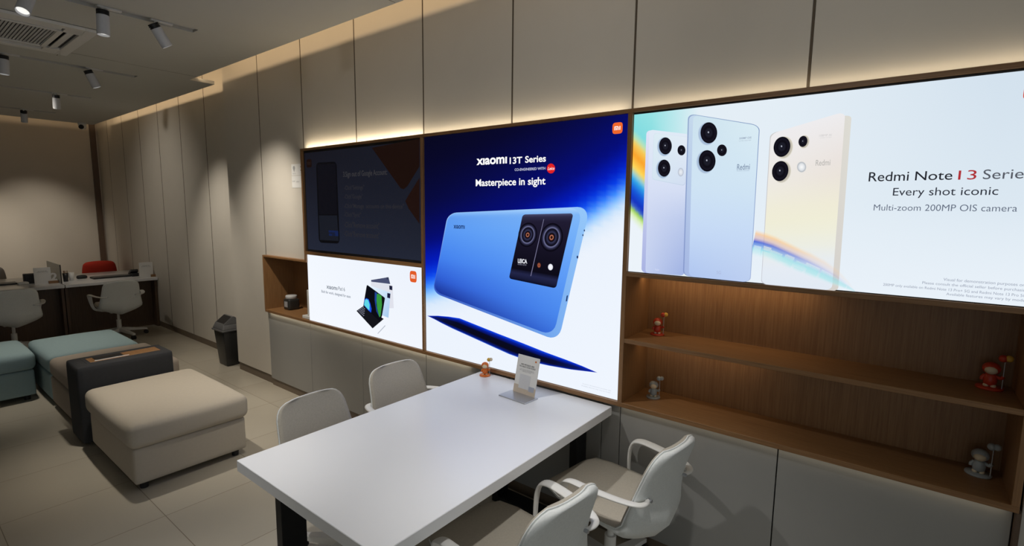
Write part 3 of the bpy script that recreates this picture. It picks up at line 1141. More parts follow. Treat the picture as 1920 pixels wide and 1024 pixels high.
a.ribbon([(p[0], p[1] + (13, 13, 13, 13, 13, 12, 10, 7, 3, 0)[k_]) for k_, p in enumerate(cen)], [12, 12, 12, 12, 12, 12, 11, 9, 5, 2],
         [(150, 226, 232, 0.0), (140, 226, 230, 0.6), (160, 230, 234, 0.6), (200, 238, 242, 0.0)], [0.3, 0.4, 0.6, 0.9, 1, 1, 1, 1, 0.8, 0.5])
a.build('colour_swirl', tr)
art_text(Art(YS, 1), 'Redmi', (1628.3, 340.6), 17.4, 1703.2, (34, 36, 44), 0.003).build('headline', tr)
art_text(Art(YS, 1), 'Note', (1715.3, 338.6), 17, 1785, (34, 36, 44), 0.003).build('headline', tr)
art_text(Art(YS, 1), '13', (1796, 337.3), 17.6, 1830, (176, 48, 54), 0.0).build('red_number', tr)
art_text(Art(YS, 1), 'Series', (1842.3, 336.3), 18.2, 1934, (84, 88, 98), 0.0).build('headline', tr)
art_text(Art(YS, 1), 'Every shot iconic', (1673.3, 371.6), 19, 1870.5, (44, 48, 60), 0.0).build('subtitle', tr)
art_text(Art(YS, 1), 'Multi-zoom 200MP OIS camera', (1637.8, 394.8), 11.5, 1906.8, (92, 102, 122), -0.004).build('subtitle', tr)
art_text(Art(YS, 1), 'Visual for demonstration purposes only.', (1768.5, 528.0), 7, 1931, (150, 158, 176)).build('small_print', tr)
art_text(Art(YS, 1), 'Please consult the official seller before purchasing.', (1728.9, 533.8), 6.4, 1930, (150, 158, 176)).build('small_print', tr)
art_text(Art(YS, 1), '200MP only available on Redmi Note 13 Pro+ 5G and Redmi Note 13 Pro 5G.', (1655.6, 537.2), 6.2, 1926, (150, 158, 176)).build('small_print', tr)
art_text(Art(YS, 1), 'Available features may vary by model.', (1773.7, 555.0), 6.4, 1926, (150, 158, 176)).build('small_print', tr)
a, a2 = Art(YS, 1), Art(YS, 2)
mi_logo(a, a2, (1917.5, 186), (1941, 158), (222, 70, 44), (255, 250, 246))
a.build('logo', tr)
a2.build('logo_letters', tr)

# ---- stickers beside the TV
st = empty('wall_sticker', (-4.36, YP, 2.07), 'white card sticker on the wall panel beside the dark TV', 'sticker')
part(MB().box(-4.462, -4.272, YP - 0.002, YP, 2.082, 2.182), 'upper_card', 'paper', st)
part(MB().box(-4.462, -4.272, YP - 0.002, YP, 1.972, 2.078), 'lower_card', 'paper', st)
mk = MB()
mk.cyl((-4.418, YP - 0.0025, 2.148), (-4.418, YP - 0.002, 2.148), 0.018)
mk.add([(-4.434, YP - 0.0026, 2.142), (-4.402, YP - 0.0026, 2.142), (-4.418, YP - 0.0026, 2.112)], [(0, 1, 2)])
part(mk, 'pin_mark', 'grey_ink', st)
for tx, cx, cz, wd in (('FREE WIFI', -4.418, 2.098, 0.05), ('helpful', -4.43, 2.03, 0.045), ('SERVICE', -4.36, 2.025, 0.05)):
    p2, f2 = flat_text(tx, width=wd)
    part(MB().add([(cx + p[0], YP - 0.0026, cz + p[1]) for p in p2], f2), 'lettering', 'grey_ink', st)
mk = MB()
for i, (dx, dz) in enumerate(((0, 0), (0.012, 0), (0, -0.03), (0.014, -0.034), (0.006, -0.015))):
    mk.box(-4.31 + dx, -4.3 + dx, YP - 0.0026, YP - 0.002, 2.15 + dz, 2.158 + dz)
part(mk, 'marks', 'ink', st)

# ================================================================== CONFERENCE TABLE
tb = empty('conference_table', (-1.654, -0.77, 0), 'white topped meeting table on black steel frames, end against the lit wall', 'table')
part(MB().box(-2.122, -1.186, -1.531, -0.004, 0.707, 0.755, 0.002, 1), 'table_top', 'white_top', tb)
for y0 in (-1.48, -0.135):
    lg = MB()
    for x0 in (-1.915, -1.365):
        lg.box(x0, x0 + 0.045, y0, y0 + 0.105, 0.0, 0.707, 0.002, 1)
    lg.box(-1.87, -1.365, y0, y0 + 0.105, 0.0, 0.045, 0.002, 1)
    lg.box(-1.87, -1.365, y0, y0 + 0.105, 0.672, 0.707, 0.002, 1)
    part(lg, 'leg_frame', 'black_steel', tb)


# ================================================================== SWIVEL CHAIRS
def shell_surface(off, n_u=18, thick_mid=0.0):
    prof = [(0.240, .436, .090), (0.246, .445, .130), (0.238, .456, .162), (0.205, .460, .194), (0.12, .456, .221), (0.0, .450, .232), (-.09, .450, .235), (-.16, .452, .235), (-.215, .462, .234), (-.246, .490, .232),
            (-.262, .535, .225), (-.279, .59, .215), (-.297, .65, .206), (-.316, .705, .200), (-.332, .750, .1945), (-.341, .776, .186), (-.3475, .796, .174), (-.352, .810, .158), (-.3553, .820, .137), (-.357, .826, .105)]
    prof = [(x, z if z < .5 else .5 + (z - .5) * .965, w_) for x, z, w_ in prof]
    P = [Vector((x, 0, z)) for x, z, _ in prof]
    rows = []
    n = len(P)
    for k in range(n):
        t = (P[min(k + 1, n - 1)] - P[max(k - 1, 0)]).normalized()
        nr = Vector((-t.z, 0, t.x))         # toward the sitter after the sign below
        if nr.z < 0 or nr.x < 0:
            nr = -nr if (nr.x + nr.z) < 0 else nr
        s = k / (n - 1)
        row = []
        for i in range(n_u + 1):
            u = i / n_u * 2 - 1
            wv = prof[k][2]
            p = P[k] + Vector((0, u * wv, 0))
            dish = abs(u) ** 2.6
            seatk = max(0.0, min(1.0, (10 - k) / 3))
            p.z += 0.012 * dish * seatk * (1 if k > 2 else 0.3)
            p.x += 0.016 * dish * (1 - seatk)
            edge = 1 - abs(u) ** 8
            o_ = off * (0.55 + 0.45 * edge)
            if thick_mid:
                hump = (1 - abs(u)) ** 0.9 * math.exp(-((k - 7.0) / 3.0) ** 2)
                o_ -= thick_mid * hump + 0.022 * math.exp(-((k - 8.6) / 1.3) ** 2)
            row.append(p + nr * o_)
        rows.append(row)
    return rows


def shell_solid(o_front, o_back, mid=0.0):
    A, B = shell_surface(o_front), shell_surface(o_back, thick_mid=mid)
    nr, nc = len(A), len(A[0])
    vs = [p for r in A for p in r] + [p for r in B for p in r]
    off = nr * nc
    fs = []
    for j in range(nr - 1):
        for i in range(nc - 1):
            a_, b_, c_, d_ = j * nc + i, j * nc + i + 1, (j + 1) * nc + i + 1, (j + 1) * nc + i
            fs.append((a_, b_, c_, d_))
            fs.append((off + d_, off + c_, off + b_, off + a_))
    rim = [i for i in range(nc)] + [j * nc + nc - 1 for j in range(1, nr)] + [(nr - 1) * nc + i for i in range(nc - 2, -1, -1)] + [j * nc for j in range(nr - 2, 0, -1)]
    for k in range(len(rim)):
        a_, b_ = rim[k], rim[(k + 1) % len(rim)]
        fs.append((b_, a_, off + a_, off + b_))
    mb = MB()
    mb.add(vs, fs, True)
    rim_pts = [B[0][0] * 0 + (Vector(vs[i]) + Vector(vs[off + i])) / 2 for i in rim]
    return mb, rim_pts


def make_chair(fab, fab_in):
    t = empty('swivel_chair', (0, 0, 0))
    mb, _ = shell_solid(0.016, 0.0)
    mb.build('seat_pad', fab_in, t)
    mb, rp = shell_solid(0.0005, -0.022, 0.09)
    mb.build('outer_shell', fab, t)
    pp = MB()
    n = len(rp)
    loop = rp + [rp[0]]
    _, rp2 = shell_solid(0.001, -0.001)
    pp.tube(rp2 + [rp2[0]], 0.0036, seg=6, sub=1)
    pp.build('piping', fab, t)
    for s in (-1, 1):
        ar = MB()
        ar.tube([(-.284, s * .135, .606), (-.308, s * .158, .606), (-.316, s * .188, .607), (-.302, s * .220, .609), (-.25, s * .246, .612), (-.16, s * .268, .616), (-.07, s * .280, .618), (-.01, s * .282, .617), (.028, s * .280, .603),
                 (.046, s * .274, .565), (.048, s * .266, .51), (.042, s * .255, .455), (.028, s * .232, .412), (.0, s * .18, .394), (-.02, s * .12, .386), (-.03, s * .06, .383)], 0.0245, 0.008, 14, 5, wide=lambda t: stops(t, [(0, (.35,)), (.1, (.42,)), (.24, (.85,)), (.35, (1,)), (.6, (1,)), (.72, (.72,)), (1, (.7,))])[0])
        o = ar.build('armrest', 'white_plastic', t)
        MB().cyl((-.324, s * .150, .606), (-.280, s * .150, .606), 0.0075, seg=10).build('bolt', 'metal', o)
    MB().box(-.12, .06, -.10, .10, .352, .392, 0.012, 3).build('mechanism', 'white_plastic', t)
    MB().cyl((-.03, 0, .07), (-.03, 0, .245), 0.028).cyl((-.03, 0, .245), (-.03, 0, .36), 0.016).build('column', 'white_plastic', t)
    for k in range(5):
        an = 2 * PI * k / 5 + 0.94
        d = Vector((math.cos(an), math.sin(an), 0))
        sd = Vector((-d.y, d.x, 0))
        h = Vector((-.03, 0, 0))
        lg = MB()
        vs = []
        for r, hw, za, zb in ((0.02, .03, .085, .135), (.10, .027, .082, .122), (.28, .019, .066, .088), (.315, .017, .058, .08)):
            for q, z in ((-hw, za), (hw, za), (hw, zb), (-hw, zb)):
                vs.append(h + d * r + sd * q + Vector((0, 0, z)))
        fs = []
        for r in range(3):
            for i in range(4):
                j = (i + 1) % 4
                fs.append((r * 4 + i, r * 4 + j, (r + 1) * 4 + j, (r + 1) * 4 + i))
        fs += [(3, 2, 1, 0), (12, 13, 14, 15)]
        lg.add(vs, fs)
        o = lg.build('star_leg', 'white_plastic', t)
        cp = h + d * 0.30
        ca = MB()
        for q in (-1, 1):
            ca.cyl(cp + sd * (0.004 * q) + Vector((0, 0, .0265)), cp + sd * (0.021 * q) + Vector((0, 0, .0265)), 0.0265, seg=18)
        ca.cyl(cp + Vector((0, 0, .03)), cp + Vector((0, 0, .066)), 0.008, seg=10)
        ca.build('castor', 'dark', o)
    return t


ch = make_chair('fabric_cool', 'fabric')
spots = [
    ((-1.052, -0.297, 0), PI - 0.13, 'pale grey swivel chair on the shelf side of the table, nearer the wall', 'chairs around the meeting table'),
    ((-1.195, -0.937, 0), PI - 0.13, 'pale grey swivel chair on the shelf side of the table, farther from the wall', 'chairs around the meeting table'),
    ((-2.09, -1.01, 0), 0.04, 'pale grey swivel chair on the ottoman side of the table, farther from the wall', 'chairs around the meeting table'),
    ((-2.19, -0.40, 0), -0.03, 'pale grey swivel chair on the ottoman side of the table, nearer the wall', 'chairs around the meeting table'),
    ((-8.47, -0.35, 0), PI - 0.05, 'pale grey swivel chair at the counter, beside the panelled wall', 'chairs at the counter'),
    ((-8.47, -1.39, 0), PI + 0.05, 'pale grey swivel chair at the counter, behind the aqua ottomans', 'chairs at the counter')]
for i, (loc, rz, lab, grp) in enumerate(spots):
    o = ch if i == 0 else copy_tree(ch)
    o.location = loc
    o.rotation_euler = (0, 0, rz)
    tag(o, lab, 'chair', grp)

# ================================================================== OTTOMANS
def ottoman(name, x0, x1, y0, y1, m, label, ov=0.03, top=0.455, cat='ottoman', group=None):
    cx, cy = (x0 + x1) / 2, (y0 + y1) / 2
    t = empty(name, (cx, cy, 0), label, cat, group)
    hx, hy = (x1 - x0) / 2, (y1 - y0) / 2
    MB().rbox((0, 0, 0.167), (hx, hy, 0.12), 0.02, 12).build('base', m, t)
    MB().rbox((0, 0, (0.285 + top) / 2), (hx + ov, hy + ov * 0.7, (top - 0.285) / 2), 0.05, 18, dome=0.028, puff=0.012 if ov > 0.01 else 0.004).build('cushion', m, t)
    for sx in (-1, 1):
        for sy in (-1, 1):
            MB().cyl((sx * (hx - .06), sy * (hy - .06), 0), (sx * (hx - .06), sy * (hy - .06), .065), 0.022, 0.026, 16).build('foot', 'dark', t)
    return t


ottoman('ottoman', -4.655, -3.69, -1.492, -0.81, 'beige_sofa', 'beige fabric ottoman in front of the charcoal armrest, nearest the table')
ottoman('ottoman', -5.925, -5.08, -1.49, -0.75, 'taupe_sofa', 'taupe fabric seat block between the charcoal armrest and the aqua block', 0.006, 0.45)
ottoman('ottoman', -6.86, -5.965, -1.49, -0.80, 'aqua_sofa', 'aqua fabric seat block joined to the taupe seat, beside the counter chairs', 0.006, 0.45)
ottoman('ottoman', -6.98, -6.27, -2.46, -1.54, 'aqua_sofa', 'aqua fabric seat block at the picture edge, at right angles to the other aqua block', 0.02, 0.45)

am = empty('armrest_console', (-4.89, -1.22, 0), 'charcoal upholstered armrest box with inset wooden tray between two seat blocks', 'armrest')
part(MB().rbox((-4.885, -1.22, 0.315), (0.163, 0.312, 0.297), 0.022, 12), 'upholstered_body', 'charcoal', am)
part(MB().box(-4.975, -4.80, -1.455, -0.985, 0.606, 0.6135, 0.002, 1), 'tray_rim', 'charcoal', am)
part(MB().box(-4.955, -4.81, -1.43, -0.97, 0.607, 0.6150, 0.001, 1), 'wood_inlay', 'wood_x', am)
part(MB().box(-4.945, -4.835, -1.39, -1.21, 0.612, 0.618, 0.001, 1), 'tray', 'dark', am)
part(MB().box(-4.831, -4.825, -1.40, -1.18, 0.614, 0.620, 0.001, 1), 'tray_edge', 'white_plastic', am)
for y in (-1.47, -0.97):
    part(MB().cyl((-4.885, y, 0), (-4.885, y, 0.03), 0.025, 0.028, 16), 'foot', 'dark', am)

# ================================================================== WASTE BIN
bn = empty('waste_bin', (-6.05, 0.09, 0), 'black plastic swing-lid waste bin by the corner of the panelled wall', 'bin')
part(MB().quad_frustum((-6.155, -5.95, 0.0, 0.18), (-6.175, -5.925, -0.035, 0.21), 0.0, 0.42, 0.012), 'bin_body', 'bin', bn)
part(MB().box(-6.19, -5.91, -0.05, 0.225, 0.405, 0.425, 0.006, 2), 'rim', 'bin_lid', bn)
lid = MB()
bm_ = [(-6.183, -5.917, -0.043, 0.218, 0.425), (-6.165, -5.935, -0.02, 0.2, 0.50)]
lid.quad_frustum(bm_[0][:4], bm_[1][:4], 0.425, 0.485, 0.008)
vs = [(-6.165, -0.02, .485), (-5.935, -0.02, .485), (-5.935, 0.20, .485), (-6.165, 0.20, .485), (-6.155, 0.08, .565), (-5.945, 0.08, .565), (-5.945, 0.10, .565), (-6.155, 0.10, .565)]
lid.add(vs, [(0, 1, 5, 4), (2, 3, 7, 6), (4, 5, 6, 7), (1, 2, 6, 5), (3, 0, 4, 7)])
part(lid, 'lid', 'bin_lid', bn)
fl = MB()
fl.add([(-6.145, -0.008, .4985), (-5.955, -0.008, .4985), (-5.96, 0.072, .5655), (-6.14, 0.072, .5655)], [(0, 1, 2, 3)])
fl.add([(-6.145, -0.009, .4955), (-5.955, -0.009, .4955), (-5.96, 0.071, .5625), (-6.14, 0.071, .5625)], [(3, 2, 1, 0)])
part(fl, 'swing_flap', 'dark', bn)

# ================================================================== SERVICE COUNTERS
def counter(y0, y1, label):
    t = empty('service_counter', (-9.1, (y0 + y1) / 2, 0), label, 'counter', 'service counters at the far end')
    part(MB().box(-10.05, -8.74, y0, y1, 0.705, 0.745, 0.003, 1), 'worktop', 'white_top', t)
    part(MB().box(-8.98, -8.96, y0 + 0.03, y1 - 0.03, 0.0, 0.705), 'front_panel', 'counter_front', t)
    for y in (y0, y1 - 0.03):
        part(MB().box(-9.5, -8.80, y, y + 0.03, 0.0, 0.705, 0.001, 1), 'end_panel', 'counter_front', t)
    return t


counter(-0.815, 0.235, 'white topped walnut service counter next to the panelled wall, red chair behind it')
counter(-2.3, -0.825, 'white topped walnut service counter with a grey chair behind it, beyond the aqua ottomans')
ZT = 0.745


def number_stand(x, y, num, label):
    t = empty('sign_stand', (x, y, ZT), label, 'sign', 'paper signs on the service counters')
    MB().box(-.05, .03, .045, .145, 0, 0.035, 0.003, 2).build('wood_block', 'wood_x', t)
    MB().box(-.008, 0, -.09, .08, 0.0, 0.22, 0.001, 1).build('card', 'paper', t)
    k = 0.0006
    for s, z, wd in (('WE WOULD LIKE', .172, .09), ('TO HEAR YOUR VOICE', .158, .115), ('Scan to tell us what you think of the shop', .140, .10)):
        p2, f2 = flat_text(s, width=wd, bold=0.01 if z > .15 else 0)
        MB().add([(k, -.005 + p[0], z + p[1]) for p in p2], f2).build('lettering', 'ink' if z > .15 else 'grey_ink', t)
    if num:
        p2, f2 = flat_text(num, height=0.105, bold=0.03)
        vs = [(0.012, .105 + p[0], .088 + p[1]) for p in p2]
        n_ = len(vs)
        MB().add(vs + [(p[0] - 0.02, p[1], p[2]) for p in vs], f2 + [tuple(i + n_ for i in f[::-1]) for f in f2]).build('number', 'paper', t)
    return t


number_stand(-9.06, -0.975, '2', 'white paper sign with a white number 2 on a wooden block, on the counter')
number_stand(-8.87, 0.14, '', 'white paper sign in a wooden block at the wall end of the counter')
dv = empty('counter_divider', (-9.3, -0.82, ZT), 'grey-green screen panel with a black front edge dividing the two white counters', 'divider')
part(MB().box(-9.70, -8.93, -0.824, -0.816, ZT + 0.001, ZT + 0.255, 0.001, 1), 'panel', mat('lid_green_grey', (0.42, 0.42, 0.36), 0.3, var=0.03), dv)
part(MB().box(-8.93, -8.90, -0.8245, -0.8155, ZT + 0.001, ZT + 0.255, 0.001, 1), 'front_edge', 'dark', dv)
for i, (x, y, mm, lab) in enumerate(((-9.13, -0.735, 'dark', 'black pen cup holding wooden pencils on the counter by the laptop'), (-9.19, -0.662, 'paper', 'white paper cup on the counter beside the black pen cup'))):
    t = empty('cup', (x, y, ZT), lab, 'cup')
    MB().lathe([(.026, 0), (.032, .115), (.029, .115), (.024, .006)], seg=20).build('cup_body', mm, t)
    if i == 0:
        for k in range(4):
            MB().cyl((.012 * math.cos(k * 1.7), .012 * math.sin(k * 1.7), .01), (.022 * math.cos(k * 1.7), .022 * math.sin(k * 1.7), .15), 0.004, seg=8).build('pencil', 'wood_z', t)
tag(MB().rbox((-9.34, -0.52, ZT + 0.022), (0.035, 0.06, 0.022), 0.02, 8, dome=0.01).build('computer_mouse', 'dark'), 'black computer mouse on the white counter before the red chair', 'mouse')
tag(MB().rbox((-9.17, -1.16, ZT + 0.016), (0.03, 0.055, 0.016), 0.014, 8, dome=0.01).build('computer_mouse', 'white_plastic'), 'white computer mouse beside the dark card reader on the counter', 'mouse')
kb = empty('writing_tray', (-9.2, -0.2, ZT), 'flat black tray lying on the counter in front of the red chair', 'tray')
MB().box(-.10, .10, -.24, .22, 0, 0.022, 0.006, 2).build('tray_body', 'dark', kb)
MB().box(-.09, .09, -.23, .21, 0.018, 0.026, 0.003, 2).build('mat', 'bin_lid', kb)


def card_reader(x, y, label):
    t = empty('card_reader', (x, y, ZT), label, 'card reader', 'card readers on the service counters')
    RM = Matrix.Rotation(-0.5, 4, 'Y')
    MB().box(-.07, .07, -.045, .045, 0, 0.05, 0.008, 2).build('stand', 'dark', t)
    MB().box(-.07, .07, -.05, .05, 0.045, 0.085, 0.008, 2, RM).build('body', 'dark', t)
    MB().box(-.06, -.005, -.04, .04, 0.083, 0.087, 0.001, 1, RM).build('display', 'bin_lid', t)
    return t


card_reader(-9.13, 0.05, 'small black card reader beside the sign at the wall end of the counter')
cr2 = card_reader(-9.28, -1.07, 'black card reader on the counter behind the paper sign with the number')
MB().box(-.04, .05, -.07, .06, 0.0, 0.13, 0.01, 2).build('printer', 'dark', cr2)
tag(MB().box(-9.45, -9.25, -1.55, -1.20, ZT, ZT + 0.02, 0.004, 2).build('keyboard', 'dark'), 'flat black keyboard on the counter between the grey chairs', 'keyboard')


def desk_chair(x, y, rz, m, label, top):
    t = empty('desk_chair', (x, y, 0), label, 'chair', rz=rz)
    MB().rbox((-.2, 0, top - 0.2), (0.05, 0.2, 0.2), 0.048, 14, puff=0.03, dome=0.02).build('backrest', m, t)
    MB().rbox((0.02, 0, 0.45), (0.23, 0.24, 0.045), 0.04, 12).build('seat', m, t)
    MB().box(-.22, -.19, -.04, .04, .38, top - 0.25, 0.008, 2).build('back_bar', 'grey_plastic', t)
    MB().cyl((0, 0, .06), (0, 0, .42), 0.025).build('column', 'grey_plastic', t)
    for k in range(5):
        an = 2 * PI * k / 5
        o = MB().cyl((0, 0, .09), (.24 * math.cos(an), .28 * math.sin(an), .06), 0.022, 0.014, 10).build('star_leg', 'grey_plastic', t)
        MB().cyl((.24 * math.cos(an) - .01, .28 * math.sin(an), .025), (.24 * math.cos(an) + .02, .28 * math.sin(an), .025), 0.025, seg=14).build('castor', 'dark', o)
    return t


desk_chair(-10.2, -0.07, 0.0, 'red', 'bright red chair back showing above the counter beside the panelled wall', 0.875)
desk_chair(-10.15, -1.40, 0.0, mat('taupe_chair_fabric', (0.25, 0.225, 0.2), 0.9, var=0.06, scale=60), 'grey-brown chair back showing above the counter behind the grey swivel chair', 0.89)

# ================================================================== THINGS IN THE NICHE AND ON THE TABLE
jr = empty('glass_jar', (-4.80, 0.17, 0.788), 'dark squat jar with a pale lid standing in the oak niche', 'jar')
MB().rbox((0, 0, 0.055), (0.058, 0.058, 0.055), 0.018, 10).build('jar_body', 'jar', jr)
MB().lathe([(.048, .108), (.054, .112), (.054, .135), (.05, .142), (.0, .143)], seg=28).build('lid', 'grey_plastic', jr)
MB().box(-.03, .03, -.0592, -.0582, .03, .085).build('jar_label', 'grey_ink', jr)
sd_ = empty('phone_dock', (-4.245, 0.075, 0.788), 'white upright phone stand at the edge of the niche by the tablet screen', 'stand')
MB().box(-.09, .02, -.06, .06, 0, 0.03, 0.006, 2).build('foot', 'white_plastic', sd_)
MB().box(-.022, .02, -.045, .045, 0.028, 0.27, 0.006, 2).build('upright', 'white_plastic', sd_)
MB().box(-.0235, -.0215, -.02, .02, 0.16, 0.22, 0.0).build('slot', 'dark', sd_)


def figurine(x, y, z, ms, s, rz, label):
    """a plain peg figure with a balloon on a stick"""
    body, hood, face, disc, bal1, bal2 = ms
    t = empty('figurine', (x, y, z), label, 'figurine', 'toy figurines with balloons', rz)
    k = s

    def L(pr):
        return [(r * k, q * k) for r, q in pr]
    MB().lathe(L([(.036, 0), (.037, .003), (.036, .007), (.0, .0075)]), seg=28).build('base_disc', disc, t)
    MB().lathe(L([(.011, .012), (.017, .018), (.019, .030), (.016, .045), (.011, .054)]), (0, 0, 0), 20).build('body', body, t)
    for q in (-1, 1):
        MB().ball((0.004 * k, q * .009 * k, .0115 * k), .0085 * k, 1.2, 1, .8).build('foot', face, t)
    MB().ball((-.002 * k, 0, .070 * k), .0235 * k, 1, 1.05, .92).build('hood', hood, t)
    MB().ball((.008 * k, 0, .067 * k), .0185 * k, .95, 1, .85).build('face', face, t)
    MB().tube([(0, .014 * k, .045 * k), (.006 * k, .026 * k, .042 * k), (.008 * k, .031 * k, .05 * k)], .0055 * k, seg=10).build('arm', body, t)
    MB().tube([(0, -.014 * k, .045 * k), (.004 * k, -.021 * k, .036 * k), (.006 * k, -.021 * k, .028 * k)], .0055 * k, seg=10).build('arm', body, t)
    MB().cyl((.008 * k, .031 * k, .007 * k), (.008 * k, .031 * k, .105 * k), .0014 * k, seg=8).build('stick', 'grey_plastic', t)
    MB().ball((.008 * k, .026 * k, .112 * k), .0125 * k).build('balloon', bal1, t)
    MB().ball((.008 * k, .040 * k, .114 * k), .0115 * k).build('balloon', bal2, t)
    return t


ORG = ('orange', 'orange', 'cream', 'orange', 'yellow', 'cream')
RED = ('redplastic', 'redplastic', 'cream', 'redplastic', 'redplastic', 'yellow')
SLV = ('silver_plastic', 'silver_plastic', 'cream', 'silver_plastic', 'silver_plastic', 'silver_plastic')
figurine(-2.045, -0.055, 0.755, ORG, 0.95, -1.0, 'orange toy figurine with a balloon at the far corner of the white table')
figurine(-1.035, 0.20, 1.136, RED, 1.0, -1.25, 'red toy figurine with a balloon on the upper shelf, by the blue screen')
figurine(-1.035, 0.185, 0.788, SLV, 1.0, -1.25, 'silver toy figurine with a balloon on the lower shelf, by the blue screen')
figurine(0.285, 0.22, 1.136, RED, 1.12, -1.7, 'red toy figurine with a balloon at the dim far end of the upper shelf')
figurine(0.285, 0.215, 0.788, SLV, 1.12, -1.7, 'silver toy figurine with a balloon at the dim far end of the lower shelf')

# sign on the table
sg = empty('table_sign', (-1.656, -0.218, 0.755), 'white printed card in a metal sign holder on the meeting table', 'sign', rz=-0.07)
MB().box(-.098, .098, -.058, .055, 0, 0.006, 0.0015, 1).build('metal_base', 'metal', sg)
TM = Matrix.Translation((0, 0.045, 0.006)) @ Matrix.Rotation(math.radians(-12), 4, 'X')
MB().box(-.08, .08, 0.0, .004, 0, 0.215, 0.001, 1, TM).build('card', 'paper', sg)


def on_card(s, z, wd, m, bold=0.0, dx=0.0):
    p2, f2 = flat_text(s, width=wd, bold=bold)
    MB().add([TM @ Vector((dx + p[0], -.0006, z + p[1])) for p in p2], f2).build('lettering', m, sg)


on_card('WE WOULD LIKE', .163, .098, 'ink', .015)
on_card('TO HEAR YOUR VOICE', .151, .118, 'ink', .015)
on_card('Tell us how your visit went today and', .136, .10, 'grey_ink')
on_card('help us make the next one better for', .130, .11, 'grey_ink')
on_card('everyone in the shop.', .124, .065, 'grey_ink')
MB().box(-.005, .005, -.0006, 0, .188, .198, 0, 1, TM @ Matrix.Translation((.055, 0, 0))).build('logo', 'orange', sg)
MB().box(-.08, .08, -.0004, 0, .0, .045, 0, 1, TM).build('picture_floor', mat('print_sand', (0.62, 0.52, 0.42), 0.6, var=0.05), sg)
MB().box(-.045, .035, -.0008, 0, .028, .108, 0, 1, TM).build('picture_chair', mat('print_grey', (0.66, 0.66, 0.68), 0.6, var=0.03), sg)
MB().box(.03, .07, -.0010, 0, .022, .05, 0, 1, TM).build('picture_box', mat('print_blue_grey', (0.42, 0.44, 0.52), 0.6, var=0.05), sg)

# ================================================================== CEILING THINGS
def track(x0, x1, y0, y1, label):
    t = empty('lighting_track', ((x0 + x1) / 2, (y0 + y1) / 2, ZC), label, 'lighting track', 'lighting tracks let into the ceiling')
    part(MB().box(x0, x1, y0, y1, ZC + 0.045, ZC + 0.055).box(x0 - 0.012, x0, y0, y1, ZC + 0.036, ZC + 0.055).box(x1, x1 + 0.012, y0, y1, ZC + 0.036, ZC + 0.055)
         .box(x0, x1, y1, y1 + 0.01, ZC + 0.036, ZC + 0.055), 'channel', 'grey_plastic', t)
    xm = (x0 + x1) / 2
    part(MB().box(xm - 0.017, xm + 0.017, y0, y1 - 0.005, ZC + 0.012, ZC + 0.045, 0.002, 1), 'rail', 'grey_plastic', t)
    return t


tl = ['recessed lighting track over the beige ottoman with three spotlights', 'recessed lighting track beyond the air conditioner', 'recessed lighting track above the counter chairs',
      'recessed lighting track closest to the back wall', 'recessed lighting track above the meeting table', 'recessed lighting track above the open shelves']
for s, l in zip(slots, tl):
    track(*s, l)


def spot(x, y, aim, label, power, angle=50, ln=0.125, r=0.036, target=None, blend=0.7, col=(1.0, 0.92, 0.80), lit=True, zl=0.0):
    """track lamp: adapter in the rail, short stem, can pointing along aim"""
    t = empty('track_spotlight', (x, y, ZC), label, 'spotlight', 'white track spotlights')
    MB().box(-.016, .016, -.03, .105, -.004, .014, 0.003, 2).build('adapter', 'white_plastic', t)
    MB().cyl((0, 0, -.004), (0, 0, -.045), 0.010, seg=14).build('stem', 'white_plastic', t)
    d = Vector(aim).normalized()
    pv = Vector((0, 0, -.05))
    a0, a1 = pv - d * 0.02, pv + d * ln
    can = MB().cyl(a0 + d * 0.02, a1, r, r, 32, caps=False).cyl(a1, a1 - d * 0.03, r * 0.92, r * 0.8, 32, caps=False)
    ring = MB().cyl(a1, a1 + d * 0.0005, r, r * 0.92, 32, caps=False)
    can.v, can.f, can.sm = can.v + ring.v, can.f + [tuple(i + len(can.v) for i in f) for f in ring.f], can.sm + [False] * len(ring.f)
    can.cyl(a0 + d * 0.02, a0 + d * 0.021, r, r, 32).build('lamp_can', 'lamp_paint', t)
    fins = MB()
    for k in range(3):
        fins.cyl(a0 - d * 0.012 + d * 0.011 * k, a0 - d * 0.006 + d * 0.011 * k, r * 0.97, seg=24)
    fins.cyl(a0 - d * 0.01, a0 + d * 0.03, r * 0.8, seg=24).build('heat_sink', 'dark', t)
    if lit:
        MB().cyl(a1 - d * 0.016, a1 - d * 0.015, r * 0.85, r * 0.85, 28).build('lamp_lens', 'lens', t)
    bpy.context.view_layer.update()
    if power:
        wp = Vector((x, y, ZC)) + a1 + d * 0.012
        lamp_spot(t, wp, target if target else wp + d, power, angle, blend, col)
    return t


X1, X2, X3, X4, X0, X9 = -4.30, -6.28, -7.98, -9.68, -2.30, -0.45
spot(X1, -1.66, (0.45, -0.35, -0.9), 'white spotlight with a glowing face, cut by the top edge of the picture', 8, 60)
spot(X1, -1.30, (0.02, -0.04, -1), 'white spotlight hanging straight down with a glowing face beside the air conditioner', 150, 55, blend=1, target=(-4.35, -0.95, 0))
spot(X1, -1.0, (0.02, 0.5, -0.85), 'white spotlight at the wall end of the track over the ottoman', 140, 62, target=(-4.95, 0.05, 1.3), blend=1)
spot(X2, -1.52, (0.0, -0.05, -1), 'white spotlight at the picture edge, on the track beyond the air conditioner', 110, 52, blend=1, target=(-6.4, -1.3, 0))
spot(X2, -0.935, (0.05, 0.35, -0.9), 'white spotlight tilted toward the wall, on the track beyond the air conditioner', 85, 66, target=(-6.45, 0.24, 1.1), blend=1)
spot(X3, -0.87, (-0.25, 0.02, -1), 'white spotlight with dark cooling fins above the counter chairs', 34, 34, blend=1, target=(-9.25, -0.5, 0.75))
